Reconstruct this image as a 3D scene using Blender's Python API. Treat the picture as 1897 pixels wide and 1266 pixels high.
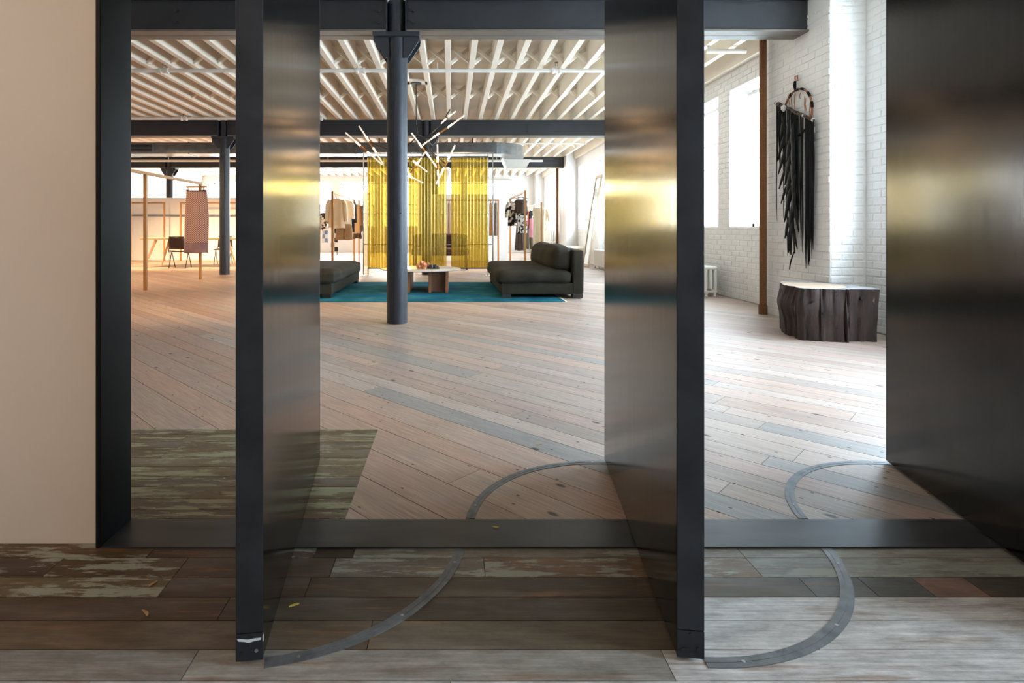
import bpy, bmesh, math, random
from mathutils import Vector, Matrix, noise as mnoise

for o in list(bpy.data.objects):
    bpy.data.objects.remove(o, do_unlink=True)
SC = bpy.context.scene
COL = SC.collection
PI = math.pi
RND = random.Random(7)

# ------------------------------------------------------------------ camera
F = 1045.0                       # focal length in pixels of the 1897 px wide frame
CX, HY = 835.0, 427.0            # where the room's depth axis meets the picture
cam = bpy.data.cameras.new('camera')
cam.sensor_width = 36.0
cam.lens = 36.0 * F / 1897.0
cam.shift_x = (948.5 - CX) / 1897.0
cam.shift_y = -(633.0 - HY) / 1897.0
cam.clip_start = 0.05
cam_o = bpy.data.objects.new('camera', cam)
COL.objects.link(cam_o)
cam_o.location = (0, 0, 1.0)
cam_o.rotation_euler = (PI / 2, 0, 0)
SC.camera = cam_o

# ------------------------------------------------------------------ colour management, world
SC.view_settings.view_transform = 'Standard'
SC.view_settings.look = 'None'
SC.view_settings.gamma = 1.0
SC.view_settings.use_curve_mapping = False
SC.view_settings.exposure = 0.2
W = bpy.data.worlds.new('sky')
SC.world = W
W.use_nodes = True
W.node_tree.nodes['Background'].inputs[0].default_value = (0.86, 0.93, 1.0, 1)
W.node_tree.nodes['Background'].inputs[1].default_value = 4.0
try:
    SC.cycles.max_bounces = 6
    SC.cycles.diffuse_bounces = 4
    SC.cycles.glossy_bounces = 3
    SC.cycles.transmission_bounces = 2
    SC.cycles.use_adaptive_sampling = True
    SC.cycles.adaptive_threshold = 0.04
    SC.cycles.transparent_max_bounces = 16
    SC.cycles.sample_clamp_indirect = 6.0
except Exception:
    pass

# ------------------------------------------------------------------ room measures (metres)
XP, XW, XG = 3.80, 4.16, 4.50        # pilaster face, window wall face, glass plane on the right
D1, D2, D3, YE = 6.11, 12.75, 19.07, 25.70   # three beam rows and the end wall
XL = -11.3
ZB, ZT, ZC = 3.11, 3.47, 3.76        # beam underside, joist underside, ceiling boards
WIN_Y = [(-2.6, -1.2), (-0.20, 0.55), (2.26, 3.62), (3.92, 5.33),
         (7.05, 8.41), (8.77, 10.13), (10.48, 11.84),
         (13.56, 14.92), (15.27, 16.63), (16.99, 18.35),
         (20.06, 21.42), (21.78, 23.14), (23.49, 24.85)]
WZ0, WZ1 = 1.05, 3.08
END_X = [(-10.9, -9.3), (-8.95, -7.35), (-7.0, -5.4), (-5.05, -3.45), (-3.1, -1.5), (-0.9, 0.5), (0.75, 2.45)]
EZ0, EZ1 = 1.15, 3.2

def area(name, loc, rot, sx, sy, watts, col):
    l = bpy.data.lights.new(name, 'AREA')
    l.shape = 'RECTANGLE'; l.size = sx; l.size_y = sy
    l.energy = watts; l.color = col
    o = bpy.data.objects.new(name, l)
    o.location = loc; o.rotation_euler = rot
    COL.objects.link(o)
    return o

DAY = (0.74, 0.87, 1.0)
DAY_NEAR = (0.64, 0.81, 1.0)
for i, (a, b) in enumerate(WIN_Y):
    k = [60, 330, 350, 350, 190, 190, 190, 200, 200, 200, 200, 200, 200][i]
    area('window_daylight', (XG + 0.10, (a + b) / 2, (WZ0 + WZ1) / 2), (0, PI / 2, 0), WZ1 - WZ0 - .04, b - a - .04, k, DAY_NEAR if i < 4 else DAY)
for i, (a, b) in enumerate(END_X):
    z0 = EZ0 if i < 6 else 2.35
    area('window_daylight', ((a + b) / 2, YE + 0.40, (z0 + EZ1) / 2), (-PI / 2, 0, 0), b - a - .04, EZ1 - z0 - .04, 260 if i < 6 else 90, (1.0, 0.97, 0.92))

# ================================================================== helpers
def s2l(c):
    c = c / 255.0
    return c / 12.92 if c <= 0.04045 else ((c + 0.055) / 1.055) ** 2.4
def rgb(r, g, b):
    return (s2l(r), s2l(g), s2l(b), 1.0)

MATS = {}
def nodes_mat(name):
    m = bpy.data.materials.new(name)
    m.use_nodes = True
    nt = m.node_tree
    b = nt.nodes['Principled BSDF']
    MATS[name] = m
    return m, nt, b
def N(nt, t, **kw):
    n = nt.nodes.new(t)
    for k, v in kw.items():
        setattr(n, k, v)
    return n
def ramp(nt, fac, stops):
    r = N(nt, 'ShaderNodeValToRGB')
    el = r.color_ramp.elements
    el[0].position, el[0].color = stops[0]
    el[1].position, el[1].color = stops[1]
    for p, c in stops[2:]:
        e = el.new(p); e.color = c
    nt.links.new(fac, r.inputs[0])
    return r.outputs[0]
def mixc(nt, fac, a, b, blend='MIX'):
    n = N(nt, 'ShaderNodeMix', data_type='RGBA', blend_type=blend)
    for sock, v in ((n.inputs['Factor'], fac), (n.inputs[6], a), (n.inputs[7], b)):
        if isinstance(v, (int, float)):
            sock.default_value = v
        elif isinstance(v, tuple):
            sock.default_value = v
        else:
            nt.links.new(v, sock)
    return n.outputs[2]
def math_n(nt, op, a, b=None):
    n = N(nt, 'ShaderNodeMath', operation=op)
    for i, v in enumerate((a, b)):
        if v is None: continue
        if isinstance(v, (int, float)): n.inputs[i].default_value = v
        else: nt.links.new(v, n.inputs[i])
    return n.outputs[0]
def coords(nt, scale=(1, 1, 1), rotz=0, use='Object'):
    tc = N(nt, 'ShaderNodeTexCoord')
    mp = N(nt, 'ShaderNodeMapping')
    mp.inputs['Scale'].default_value = scale
    mp.inputs['Rotation'].default_value = (0, 0, rotz)
    if use == 'Position':
        g = N(nt, 'ShaderNodeNewGeometry')
        nt.links.new(g.outputs['Position'], mp.inputs[0])
    else:
        nt.links.new(tc.outputs[use], mp.inputs[0])
    return mp.outputs[0]
def noise_t(nt, vec, scale, detail=4, rough=0.55, dim='3D', w=None):
    n = N(nt, 'ShaderNodeTexNoise', noise_dimensions=dim)
    n.inputs['Scale'].default_value = scale
    n.inputs['Detail'].default_value = detail
    n.inputs['Roughness'].default_value = rough
    nt.links.new(vec, n.inputs['Vector'])
    if w is not None: nt.links.new(w, n.inputs['W'])
    return n.outputs['Fac']
def bump(nt, b, h, strength, dist=0.01):
    n = N(nt, 'ShaderNodeBump')
    n.inputs['Strength'].default_value = strength
    n.inputs['Distance'].default_value = dist
    nt.links.new(h, n.inputs['Height'])
    nt.links.new(n.outputs[0], b.inputs['Normal'])

def simple(name, col, rough=0.5, metal=0.0, var=0.12, scale=6.0, bmp=0.0, bscale=40.0, stretch=(1, 1, 1), spec=0.5, coord='Object'):
    m, nt, b = nodes_mat(name)
    v = coords(nt, stretch, use=coord)
    f = noise_t(nt, v, scale, 2)
    lo = tuple(c * (1 - var) for c in col[:3]) + (1,)
    hi = tuple(min(1, c * (1 + var)) for c in col[:3]) + (1,)
    c = ramp(nt, f, [(0.3, lo), (0.7, hi)])
    nt.links.new(c, b.inputs['Base Color'])
    b.inputs['Roughness'].default_value = rough
    b.inputs['Metallic'].default_value = metal
    b.inputs['Specular IOR Level'].default_value = spec
    if bmp:
        bump(nt, b, noise_t(nt, v, bscale, 2), bmp)
    return m

simple('white_brick', rgb(226, 224, 222), 0.55, var=0.03, scale=3, bmp=0.5, bscale=30, coord='Position')
simple('white_paint', rgb(232, 226, 216), 0.6, var=0.03, scale=4, bmp=0.25, bscale=14)
simple('ceiling_paint', rgb(230, 219, 203), 0.6, var=0.05, scale=2.2, bmp=0.2, bscale=16, coord='Position')
simple('partition_paint', rgb(236, 234, 230), 0.6, var=0.02)
simple('cream_wall', rgb(228, 214, 202), 0.55, var=0.025, scale=1.6, bmp=0.12, bscale=9, coord='Position')
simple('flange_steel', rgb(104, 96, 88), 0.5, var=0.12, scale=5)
simple('column_steel', rgb(44, 47, 54), 0.42, var=0.12, scale=9, bmp=0.15, bscale=120)
simple('beam_steel', rgb(36, 38, 43), 0.45, var=0.12, scale=5, bmp=0.25, bscale=160)
simple('black_metal', rgb(28, 28, 30), 0.4, var=0.1)
simple('jamb_black', rgb(20, 21, 24), 0.5, var=0.15, spec=0.15)
simple('dark_gap', rgb(34, 26, 20), 0.9, var=0.1, coord='Position')
simple('galvanised', rgb(150, 154, 156), 0.28, metal=0.9, var=0.18, scale=7, bmp=0.05)
simple('chrome', rgb(190, 190, 190), 0.18, metal=1.0, var=0.05)
simple('brass', rgb(158, 112, 62), 0.3, metal=0.9, var=0.1)
simple('oak', rgb(162, 116, 62), 0.5, var=0.2, scale=5, stretch=(1, 1, .2), bmp=0.06)
simple('light_wood', rgb(214, 180, 132), 0.5, var=0.16, scale=4, stretch=(.3, 1, 1))
simple('walnut', rgb(128, 84, 58), 0.45, var=0.28, scale=5, stretch=(4, 4, .5), bmp=0.08)
simple('dark_ply', rgb(46, 28, 22), 0.35, var=0.2, scale=6)
simple('sofa_fabric', rgb(45, 43, 36), 0.85, var=0.22, scale=5, bmp=0.25, bscale=60, spec=0.25)
simple('sofa_leg', rgb(24, 22, 21), 0.5)
simple('marble', rgb(206, 202, 198), 0.2, var=0.1, scale=8)
simple('radiator_paint', rgb(228, 226, 220), 0.45, var=0.03)
simple('rust_pipe', rgb(120, 78, 42), 0.8, var=0.3, scale=90, bmp=0.6, bscale=300)
simple('pipe_white', rgb(232, 228, 220), 0.5, var=0.03)
simple('head_bronze', rgb(110, 72, 50), 0.4, metal=0.6)
simple('black_yarn', rgb(20, 20, 22), 0.85, var=0.2, scale=30, spec=0.2)
simple('black_feather', rgb(14, 14, 17), 0.6, var=0.3, scale=20, spec=0.3)
simple('branch_wood', rgb(70, 52, 40), 0.8, var=0.5, scale=25)
simple('leather_tan', rgb(140, 86, 58), 0.7, var=0.35, scale=30)
simple('stone_white', rgb(200, 200, 196), 0.5)
simple('leather_brown', rgb(58, 30, 22), 0.4, var=0.2)
simple('screw_zinc', rgb(170, 172, 175), 0.3, metal=0.9)
simple('leaf_yellow', rgb(190, 160, 50), 0.6)
simple('straw', rgb(176, 132, 84), 0.7)
simple('paint_chip', rgb(205, 212, 220), 0.6)
simple('upholstery_cream', rgb(214, 200, 176), 0.8)
simple('mirror', rgb(225, 228, 228), 0.03, metal=1.0, var=0.0)
simple('shade_cloth', rgb(236, 238, 240), 0.8, var=0.02)
# clothing
simple('cloth_cream', rgb(228, 210, 184), 0.85, var=0.05)
simple('cloth_white', rgb(238, 232, 222), 0.85, var=0.05)
simple('cloth_black', rgb(26, 24, 24), 0.85, var=0.2)
simple('cloth_taupe', rgb(160, 132, 104), 0.9, var=0.22, scale=60)
simple('cloth_brown', rgb(70, 54, 44), 0.85, var=0.2)
simple('cloth_grey', rgb(128, 122, 120), 0.85, var=0.15)
simple('cloth_ochre', rgb(166, 130, 74), 0.85, var=0.15)
simple('cloth_red', rgb(206, 96, 68), 0.8, var=0.1)
simple('cloth_pink', rgb(206, 140, 166), 0.8, var=0.1)
simple('cloth_olive', rgb(84, 74, 58), 0.85, var=0.15)
simple('cloth_sheer', rgb(206, 198, 172), 0.85, var=0.05)

def steel_panel():
    m, nt, b = nodes_mat('blackened_steel')
    v = coords(nt, (1, 1, 1), use='Object')
    vs = coords(nt, (9, 9, .35), use='Object')
    f = noise_t(nt, v, 2.4, 3)
    st = noise_t(nt, vs, 5, 3)
    c = ramp(nt, f, [(0.3, rgb(46, 47, 50)), (0.75, rgb(64, 63, 63))])
    c2 = mixc(nt, math_n(nt, 'MULTIPLY', st, 0.35), c, rgb(36, 35, 35))
    nt.links.new(c2, b.inputs['Base Color'])
    b.inputs['Metallic'].default_value = 1.0
    r = math_n(nt, 'ADD', math_n(nt, 'MULTIPLY', st, 0.08), 0.12)
    nt.links.new(r, b.inputs['Roughness'])
    bump(nt, b, noise_t(nt, v, 60, 1), 0.02, 0.003)
    m, nt, b = nodes_mat('edge_steel')
    v = coords(nt, (1, 1, 1), use='Position')
    f = noise_t(nt, v, 9, 6)
    nt.links.new(ramp(nt, f, [(0.3, rgb(40, 44, 50)), (0.72, rgb(58, 62, 69))]), b.inputs['Base Color'])
    b.inputs['Metallic'].default_value = 0.6
    b.inputs['Roughness'].default_value = 0.42
    m, nt, b = nodes_mat('track_steel')
    f = noise_t(nt, coords(nt, (1, 1, 1), use='Position'), 22, 3)
    nt.links.new(ramp(nt, f, [(0.3, rgb(92, 94, 98)), (0.72, rgb(124, 127, 131))]), b.inputs['Base Color'])
    b.inputs['Metallic'].default_value = 0.5
    b.inputs['Roughness'].default_value = 0.4
    m, nt, b = nodes_mat('sill_steel')
    f = noise_t(nt, v if False else coords(nt, (.6, 3, 1), use='Position'), 5, 7)
    nt.links.new(ramp(nt, f, [(0.3, rgb(50, 51, 54)), (0.72, rgb(74, 76, 80))]), b.inputs['Base Color'])
    b.inputs['Metallic'].default_value = 0.55
    nt.links.new(math_n(nt, 'ADD', math_n(nt, 'MULTIPLY', f, 0.25), 0.24), b.inputs['Roughness'])
steel_panel()

def plank_mat(name, rot, paint=None, nails=True, wash=0.0):
    """boards: colour per board from attribute 'col', grain along the board, nail holes"""
    m, nt, b = nodes_mat(name)
    at = N(nt, 'ShaderNodeAttribute', attribute_name='col')
    w = math_n(nt, 'MULTIPLY', at.outputs['Alpha'], 40.0)
    v = coords(nt, (1, 1, 1), rot, use='Position')
    def sc(x, y):
        mp = N(nt, 'ShaderNodeMapping'); mp.inputs['Scale'].default_value = (x, y, 1)
        nt.links.new(v, mp.inputs[0]); return mp.outputs[0]
    grain = noise_t(nt, sc(1.5, 34), 3.0, 3, 0.65, '4D', w)
    fine = noise_t(nt, sc(4, 120), 2.0, 1, 0.6, '4D', w)
    blot = noise_t(nt, sc(1.2, 5), 1.6, 2, 0.6, '4D', w)
    base = mixc(nt, 1.0, at.outputs['Color'], ramp(nt, grain, [(0.25, (.66, .63, .60, 1)), (0.75, (1.18, 1.18, 1.18, 1))]), 'MULTIPLY')
    base = mixc(nt, ramp(nt, blot, [(0.5, (0, 0, 0, 1)), (0.72, (.34, .34, .34, 1))]), base, rgb(142, 135, 131))
    base = mixc(nt, math_n(nt, 'MULTIPLY', ramp(nt, fine, [(0.42, (1, 1, 1, 1)), (0.5, (0, 0, 0, 1))]), 0.16), base, rgb(70, 56, 46))
    if paint is not None:
        wo = noise_t(nt, sc(1.6, 26), 1.4, 4, 0.7, '4D', w)
        base = mixc(nt, ramp(nt, wo, [(0.56, (0, 0, 0, 1)), (0.66, (.6, .6, .6, 1))]), base, rgb(134, 92, 58))
        sp = noise_t(nt, sc(3, 9), 3.0, 5, 0.75, '4D', w)
        base = mixc(nt, 1.0, base, ramp(nt, sp, [(0.32, (.62, .60, .58, 1)), (0.62, (1.12, 1.12, 1.12, 1))]), 'MULTIPLY')
        pn = noise_t(nt, sc(2.2, 13), 1.7, 6, 0.72, '4D', w)
        msk = ramp(nt, pn, [(0.515, (0, 0, 0, 1)), (0.555, (1, 1, 1, 1))])
        base = mixc(nt, math_n(nt, 'MULTIPLY', msk, math_n(nt, 'GREATER_THAN', at.outputs['Alpha'], 0.5)), base, paint)
    if nails:
        vo = N(nt, 'ShaderNodeTexVoronoi', feature='F1', voronoi_dimensions='2D'); vo.inputs['Scale'].default_value = 9.0
        nt.links.new(sc(.62, 1.0), vo.inputs['Vector'])
        near = math_n(nt, 'LESS_THAN', vo.outputs['Distance'], 0.045)
        sepc = N(nt, 'ShaderNodeSeparateColor'); nt.links.new(vo.outputs['Color'], sepc.inputs[0])
        pick = math_n(nt, 'GREATER_THAN', sepc.outputs[0], 0.60)
        base = mixc(nt, math_n(nt, 'MULTIPLY', math_n(nt, 'MULTIPLY', near, pick), .85), base, rgb(30, 24, 20))
        vk = N(nt, 'ShaderNodeTexVoronoi', feature='F1', voronoi_dimensions='2D'); vk.inputs['Scale'].default_value = 2.6
        nt.links.new(sc(.8, 1.6), vk.inputs['Vector'])
        sk = N(nt, 'ShaderNodeSeparateColor'); nt.links.new(vk.outputs['Color'], sk.inputs[0])
        kn = math_n(nt, 'MULTIPLY', ramp(nt, vk.outputs['Distance'], [(0.03, (1, 1, 1, 1)), (0.06, (0, 0, 0, 1))]), math_n(nt, 'GREATER_THAN', sk.outputs[1], .72))
        base = mixc(nt, math_n(nt, 'MULTIPLY', kn, .9), base, rgb(34, 27, 22))
    nt.links.new(base, b.inputs['Base Color'])
    nt.links.new(math_n(nt, 'ADD', math_n(nt, 'MULTIPLY', grain, 0.25), 0.36), b.inputs['Roughness'])
    b.inputs['Specular IOR Level'].default_value = 0.45
    bump(nt, b, grain, 0.10, 0.004)
plank_mat('diagonal_boards', PI / 4)
plank_mat('hall_boards', 0.0, paint=rgb(150, 150, 138), nails=False)
plank_mat('patch_boards', 0.0, paint=rgb(138, 135, 106), nails=False)

def gold_mat():
    m, nt, b = nodes_mat('amber_sheet')
    out = nt.nodes['Material Output']
    v = coords(nt, (1, 1, 1), use='Object')
    f = noise_t(nt, v, 130, 3)
    col = ramp(nt, f, [(0.35, rgb(168, 134, 30)), (0.65, rgb(232, 204, 90))])
    lw = N(nt, 'ShaderNodeLayerWeight'); lw.inputs[0].default_value = 0.5     # slanting flanks: longer way through the sheet
    col = mixc(nt, 1.0, col, ramp(nt, lw.outputs['Facing'], [(0.05, (1, 1, 1, 1)), (0.6, (.46, .38, .16, 1))]), 'MULTIPLY')
    tr = N(nt, 'ShaderNodeBsdfTransparent'); nt.links.new(col, tr.inputs[0])
    tl = N(nt, 'ShaderNodeBsdfTranslucent'); nt.links.new(col, tl.inputs[0])
    gl = N(nt, 'ShaderNodeBsdfGlossy'); gl.inputs['Roughness'].default_value = 0.22
    gl.inputs[0].default_value = rgb(250, 232, 150)
    m1 = N(nt, 'ShaderNodeMixShader'); m1.inputs[0].default_value = 0.33
    nt.links.new(tr.outputs[0], m1.inputs[1]); nt.links.new(tl.outputs[0], m1.inputs[2])
    m2 = N(nt, 'ShaderNodeMixShader'); m2.inputs[0].default_value = 0.22
    nt.links.new(m1.outputs[0], m2.inputs[1]); nt.links.new(gl.outputs[0], m2.inputs[2])
    bp = N(nt, 'ShaderNodeBump'); bp.inputs['Strength'].default_value = 0.5; bp.inputs['Distance'].default_value = 0.004
    nt.links.new(f, bp.inputs['Height'])
    nt.links.new(bp.outputs[0], gl.inputs['Normal'])
    nt.links.new(m2.outputs[0], out.inputs[0])
gold_mat()

def glass_mat():
    m, nt, b = nodes_mat('window_glass')
    out = nt.nodes['Material Output']
    tr = N(nt, 'ShaderNodeBsdfTransparent'); tr.inputs[0].default_value = (.94, .97, .97, 1)
    gl = N(nt, 'ShaderNodeBsdfGlossy'); gl.inputs['Roughness'].default_value = 0.02
    mx = N(nt, 'ShaderNodeMixShader'); mx.inputs[0].default_value = 0.05
    nt.links.new(tr.outputs[0], mx.inputs[1]); nt.links.new(gl.outputs[0], mx.inputs[2])
    nt.links.new(mx.outputs[0], out.inputs[0])
glass_mat()

def shade_mat():
    m = MATS['shade_cloth']; nt = m.node_tree; out = nt.nodes['Material Output']
    b = nt.nodes['Principled BSDF']
    tl = N(nt, 'ShaderNodeBsdfTranslucent'); tl.inputs[0].default_value = (.9, .93, .96, 1)
    mx = N(nt, 'ShaderNodeMixShader'); mx.inputs[0].default_value = 0.6
    nt.links.new(b.outputs[0], mx.inputs[1]); nt.links.new(tl.outputs[0], mx.inputs[2]); nt.links.new(mx.outputs[0], out.inputs[0])
shade_mat()

def emit_mat(name, col, strength):
    m, nt, b = nodes_mat(name)
    b.inputs['Base Color'].default_value = (.9, .85, .78, 1)
    b.inputs['Roughness'].default_value = 0.4
    b.inputs['Emission Color'].default_value = col
    b.inputs['Emission Strength'].default_value = strength
    if strength < 19: m.cycles.emission_sampling = 'NONE'
emit_mat('bulb_glow', (1.0, .58, .26, 1), 20.0)
emit_mat('frosted_tube', (1.0, .78, .58, 1), 0.22)
emit_mat('lamp_lens', (1.0, .80, .55, 1), 18.0)

def rug_mat():
    m, nt, b = nodes_mat('teal_rug')
    v = coords(nt, (1, 1, 1), use='Position')
    f = noise_t(nt, v, 2.2, 7, 0.65)
    f2 = noise_t(nt, coords(nt, (3, 40, 1), use='Position'), 4, 3)
    c = ramp(nt, f, [(0.3, rgb(18, 76, 98)), (0.52, rgb(26, 104, 128)), (0.75, rgb(80, 138, 152))])
    c = mixc(nt, math_n(nt, 'MULTIPLY', f2, .3), c, rgb(18, 74, 92))
    nt.links.new(c, b.inputs['Base Color'])
    b.inputs['Roughness'].default_value = 0.95
    b.inputs['Specular IOR Level'].default_value = 0.1
    bump(nt, b, noise_t(nt, v, 300, 2), 0.5, 0.004)
rug_mat()

def stump_mat():
    m, nt, b = nodes_mat('old_bark')
    v = coords(nt, (1, 1, .12), use='Object')
    f = noise_t(nt, v, 14, 7, .6)
    c = ramp(nt, f, [(0.3, rgb(24, 18, 18)), (0.55, rgb(64, 49, 45)), (0.75, rgb(84, 73, 71))])
    p = noise_t(nt, coords(nt, (1, 1, .16), use='Object'), 5.2, 6, .7)
    c = mixc(nt, ramp(nt, p, [(0.60, (0, 0, 0, 1)), (0.68, (.75, .75, .75, 1))]), c, rgb(196, 194, 196))
    nt.links.new(c, b.inputs['Base Color'])
    b.inputs['Roughness'].default_value = 0.8
    bump(nt, b, f, 0.6, 0.02)
    m, nt, b = nodes_mat('stump_top')
    g = N(nt, 'ShaderNodeTexGradient', gradient_type='SPHERICAL')
    tc = coords(nt, (3.0, 3.0, 0.001), use='Object')
    mp = N(nt, 'ShaderNodeMapping'); mp.inputs['Location'].default_value = (0.30, -0.12, 0)
    nt.links.new(tc, mp.inputs[0]); nt.links.new(mp.outputs[0], g.inputs[0])
    n = noise_t(nt, coords(nt, use='Object'), 9, 5)
    k = math_n(nt, 'ADD', g.outputs['Fac'], math_n(nt, 'MULTIPLY', math_n(nt, 'SUBTRACT', n, .5), .25))
    c = ramp(nt, k, [(0.02, rgb(150, 147, 147)), (0.10, rgb(112, 103, 98)), (0.14, rgb(192, 166, 142)), (.6, rgb(180, 154, 130))])
    nt.links.new(c, b.inputs['Base Color'])
    b.inputs['Roughness'].default_value = 0.6
stump_mat()

def pattern_mats():
    # woven skirt: fine rows of dashes, dark band near the hem
    m, nt, b = nodes_mat('skirt_print')
    tc = N(nt, 'ShaderNodeTexCoord')
    sx = N(nt, 'ShaderNodeSeparateXYZ'); nt.links.new(tc.outputs['Object'], sx.inputs[0])
    ck = N(nt, 'ShaderNodeTexChecker'); ck.inputs['Scale'].default_value = 1.0
    mp = N(nt, 'ShaderNodeMapping'); mp.inputs['Scale'].default_value = (42, .01, 46)
    nt.links.new(tc.outputs['Object'], mp.inputs[0]); nt.links.new(mp.outputs[0], ck.inputs[0])
    ck.inputs[1].default_value = rgb(184, 144, 124); ck.inputs[2].default_value = rgb(88, 62, 72)
    hem = ramp(nt, sx.outputs[2], [(0.0, rgb(74, 56, 74)), (0.175, rgb(92, 70, 86)), (0.19, rgb(58, 42, 56)), (.2, rgb(58, 42, 56))])
    isb = math_n(nt, 'LESS_THAN', sx.outputs[2], 0.205)
    nn = noise_t(nt, tc.outputs['Object'], 9, 5)
    hem2 = mixc(nt, nn, hem, rgb(150, 116, 112))
    c = mixc(nt, isb, ck.outputs[0], hem2)
    nt.links.new(c, b.inputs['Base Color']); b.inputs['Roughness'].default_value = 0.85
    # monochrome prints
    for name, sc, a, d, th in (('print_floral', 16, rgb(28, 28, 30), rgb(222, 218, 212), .5), ('print_bold', 11, rgb(26, 22, 22), rgb(226, 216, 198), .52)):
        m, nt, b = nodes_mat(name)
        f = noise_t(nt, coords(nt, use='Object'), sc, 2)
        nt.links.new(ramp(nt, f, [(th - .02, a), (th + .02, d)]), b.inputs['Base Color'])
        b.inputs['Roughness'].default_value = 0.85
    for name, s, a, d in (('plaid_blue', 7, rgb(120, 140, 176), rgb(206, 210, 216)), ('check_black', 6, rgb(34, 32, 34), rgb(222, 218, 212))):
        m, nt, b = nodes_mat(name)
        tc = N(nt, 'ShaderNodeTexCoord'); mp = N(nt, 'ShaderNodeMapping'); mp.inputs['Scale'].default_value = (s, .01, s)
        nt.links.new(tc.outputs['Object'], mp.inputs[0])
        ck = N(nt, 'ShaderNodeTexChecker'); ck.inputs['Scale'].default_value = 1
        ck.inputs[1].default_value = a; ck.inputs[2].default_value = d
        nt.links.new(mp.outputs[0], ck.inputs[0]); nt.links.new(ck.outputs[0], b.inputs['Base Color'])
        b.inputs['Roughness'].default_value = 0.85
    m, nt, b = nodes_mat('crystal_orange')
    f = noise_t(nt, coords(nt, use='Object'), 16, 4)
    nt.links.new(ramp(nt, f, [(0.35, rgb(120, 62, 34)), (0.52, rgb(196, 122, 72)), (0.68, rgb(232, 214, 186))]), b.inputs['Base Color'])
    b.inputs['Roughness'].default_value = 0.35
pattern_mats()

# ------------------------------------------------------------------ mesh builder
def world_loc(o):
    v = Vector((0, 0, 0))
    while o is not None:
        v = v + o.location
        o = o.parent
    return v

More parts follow.
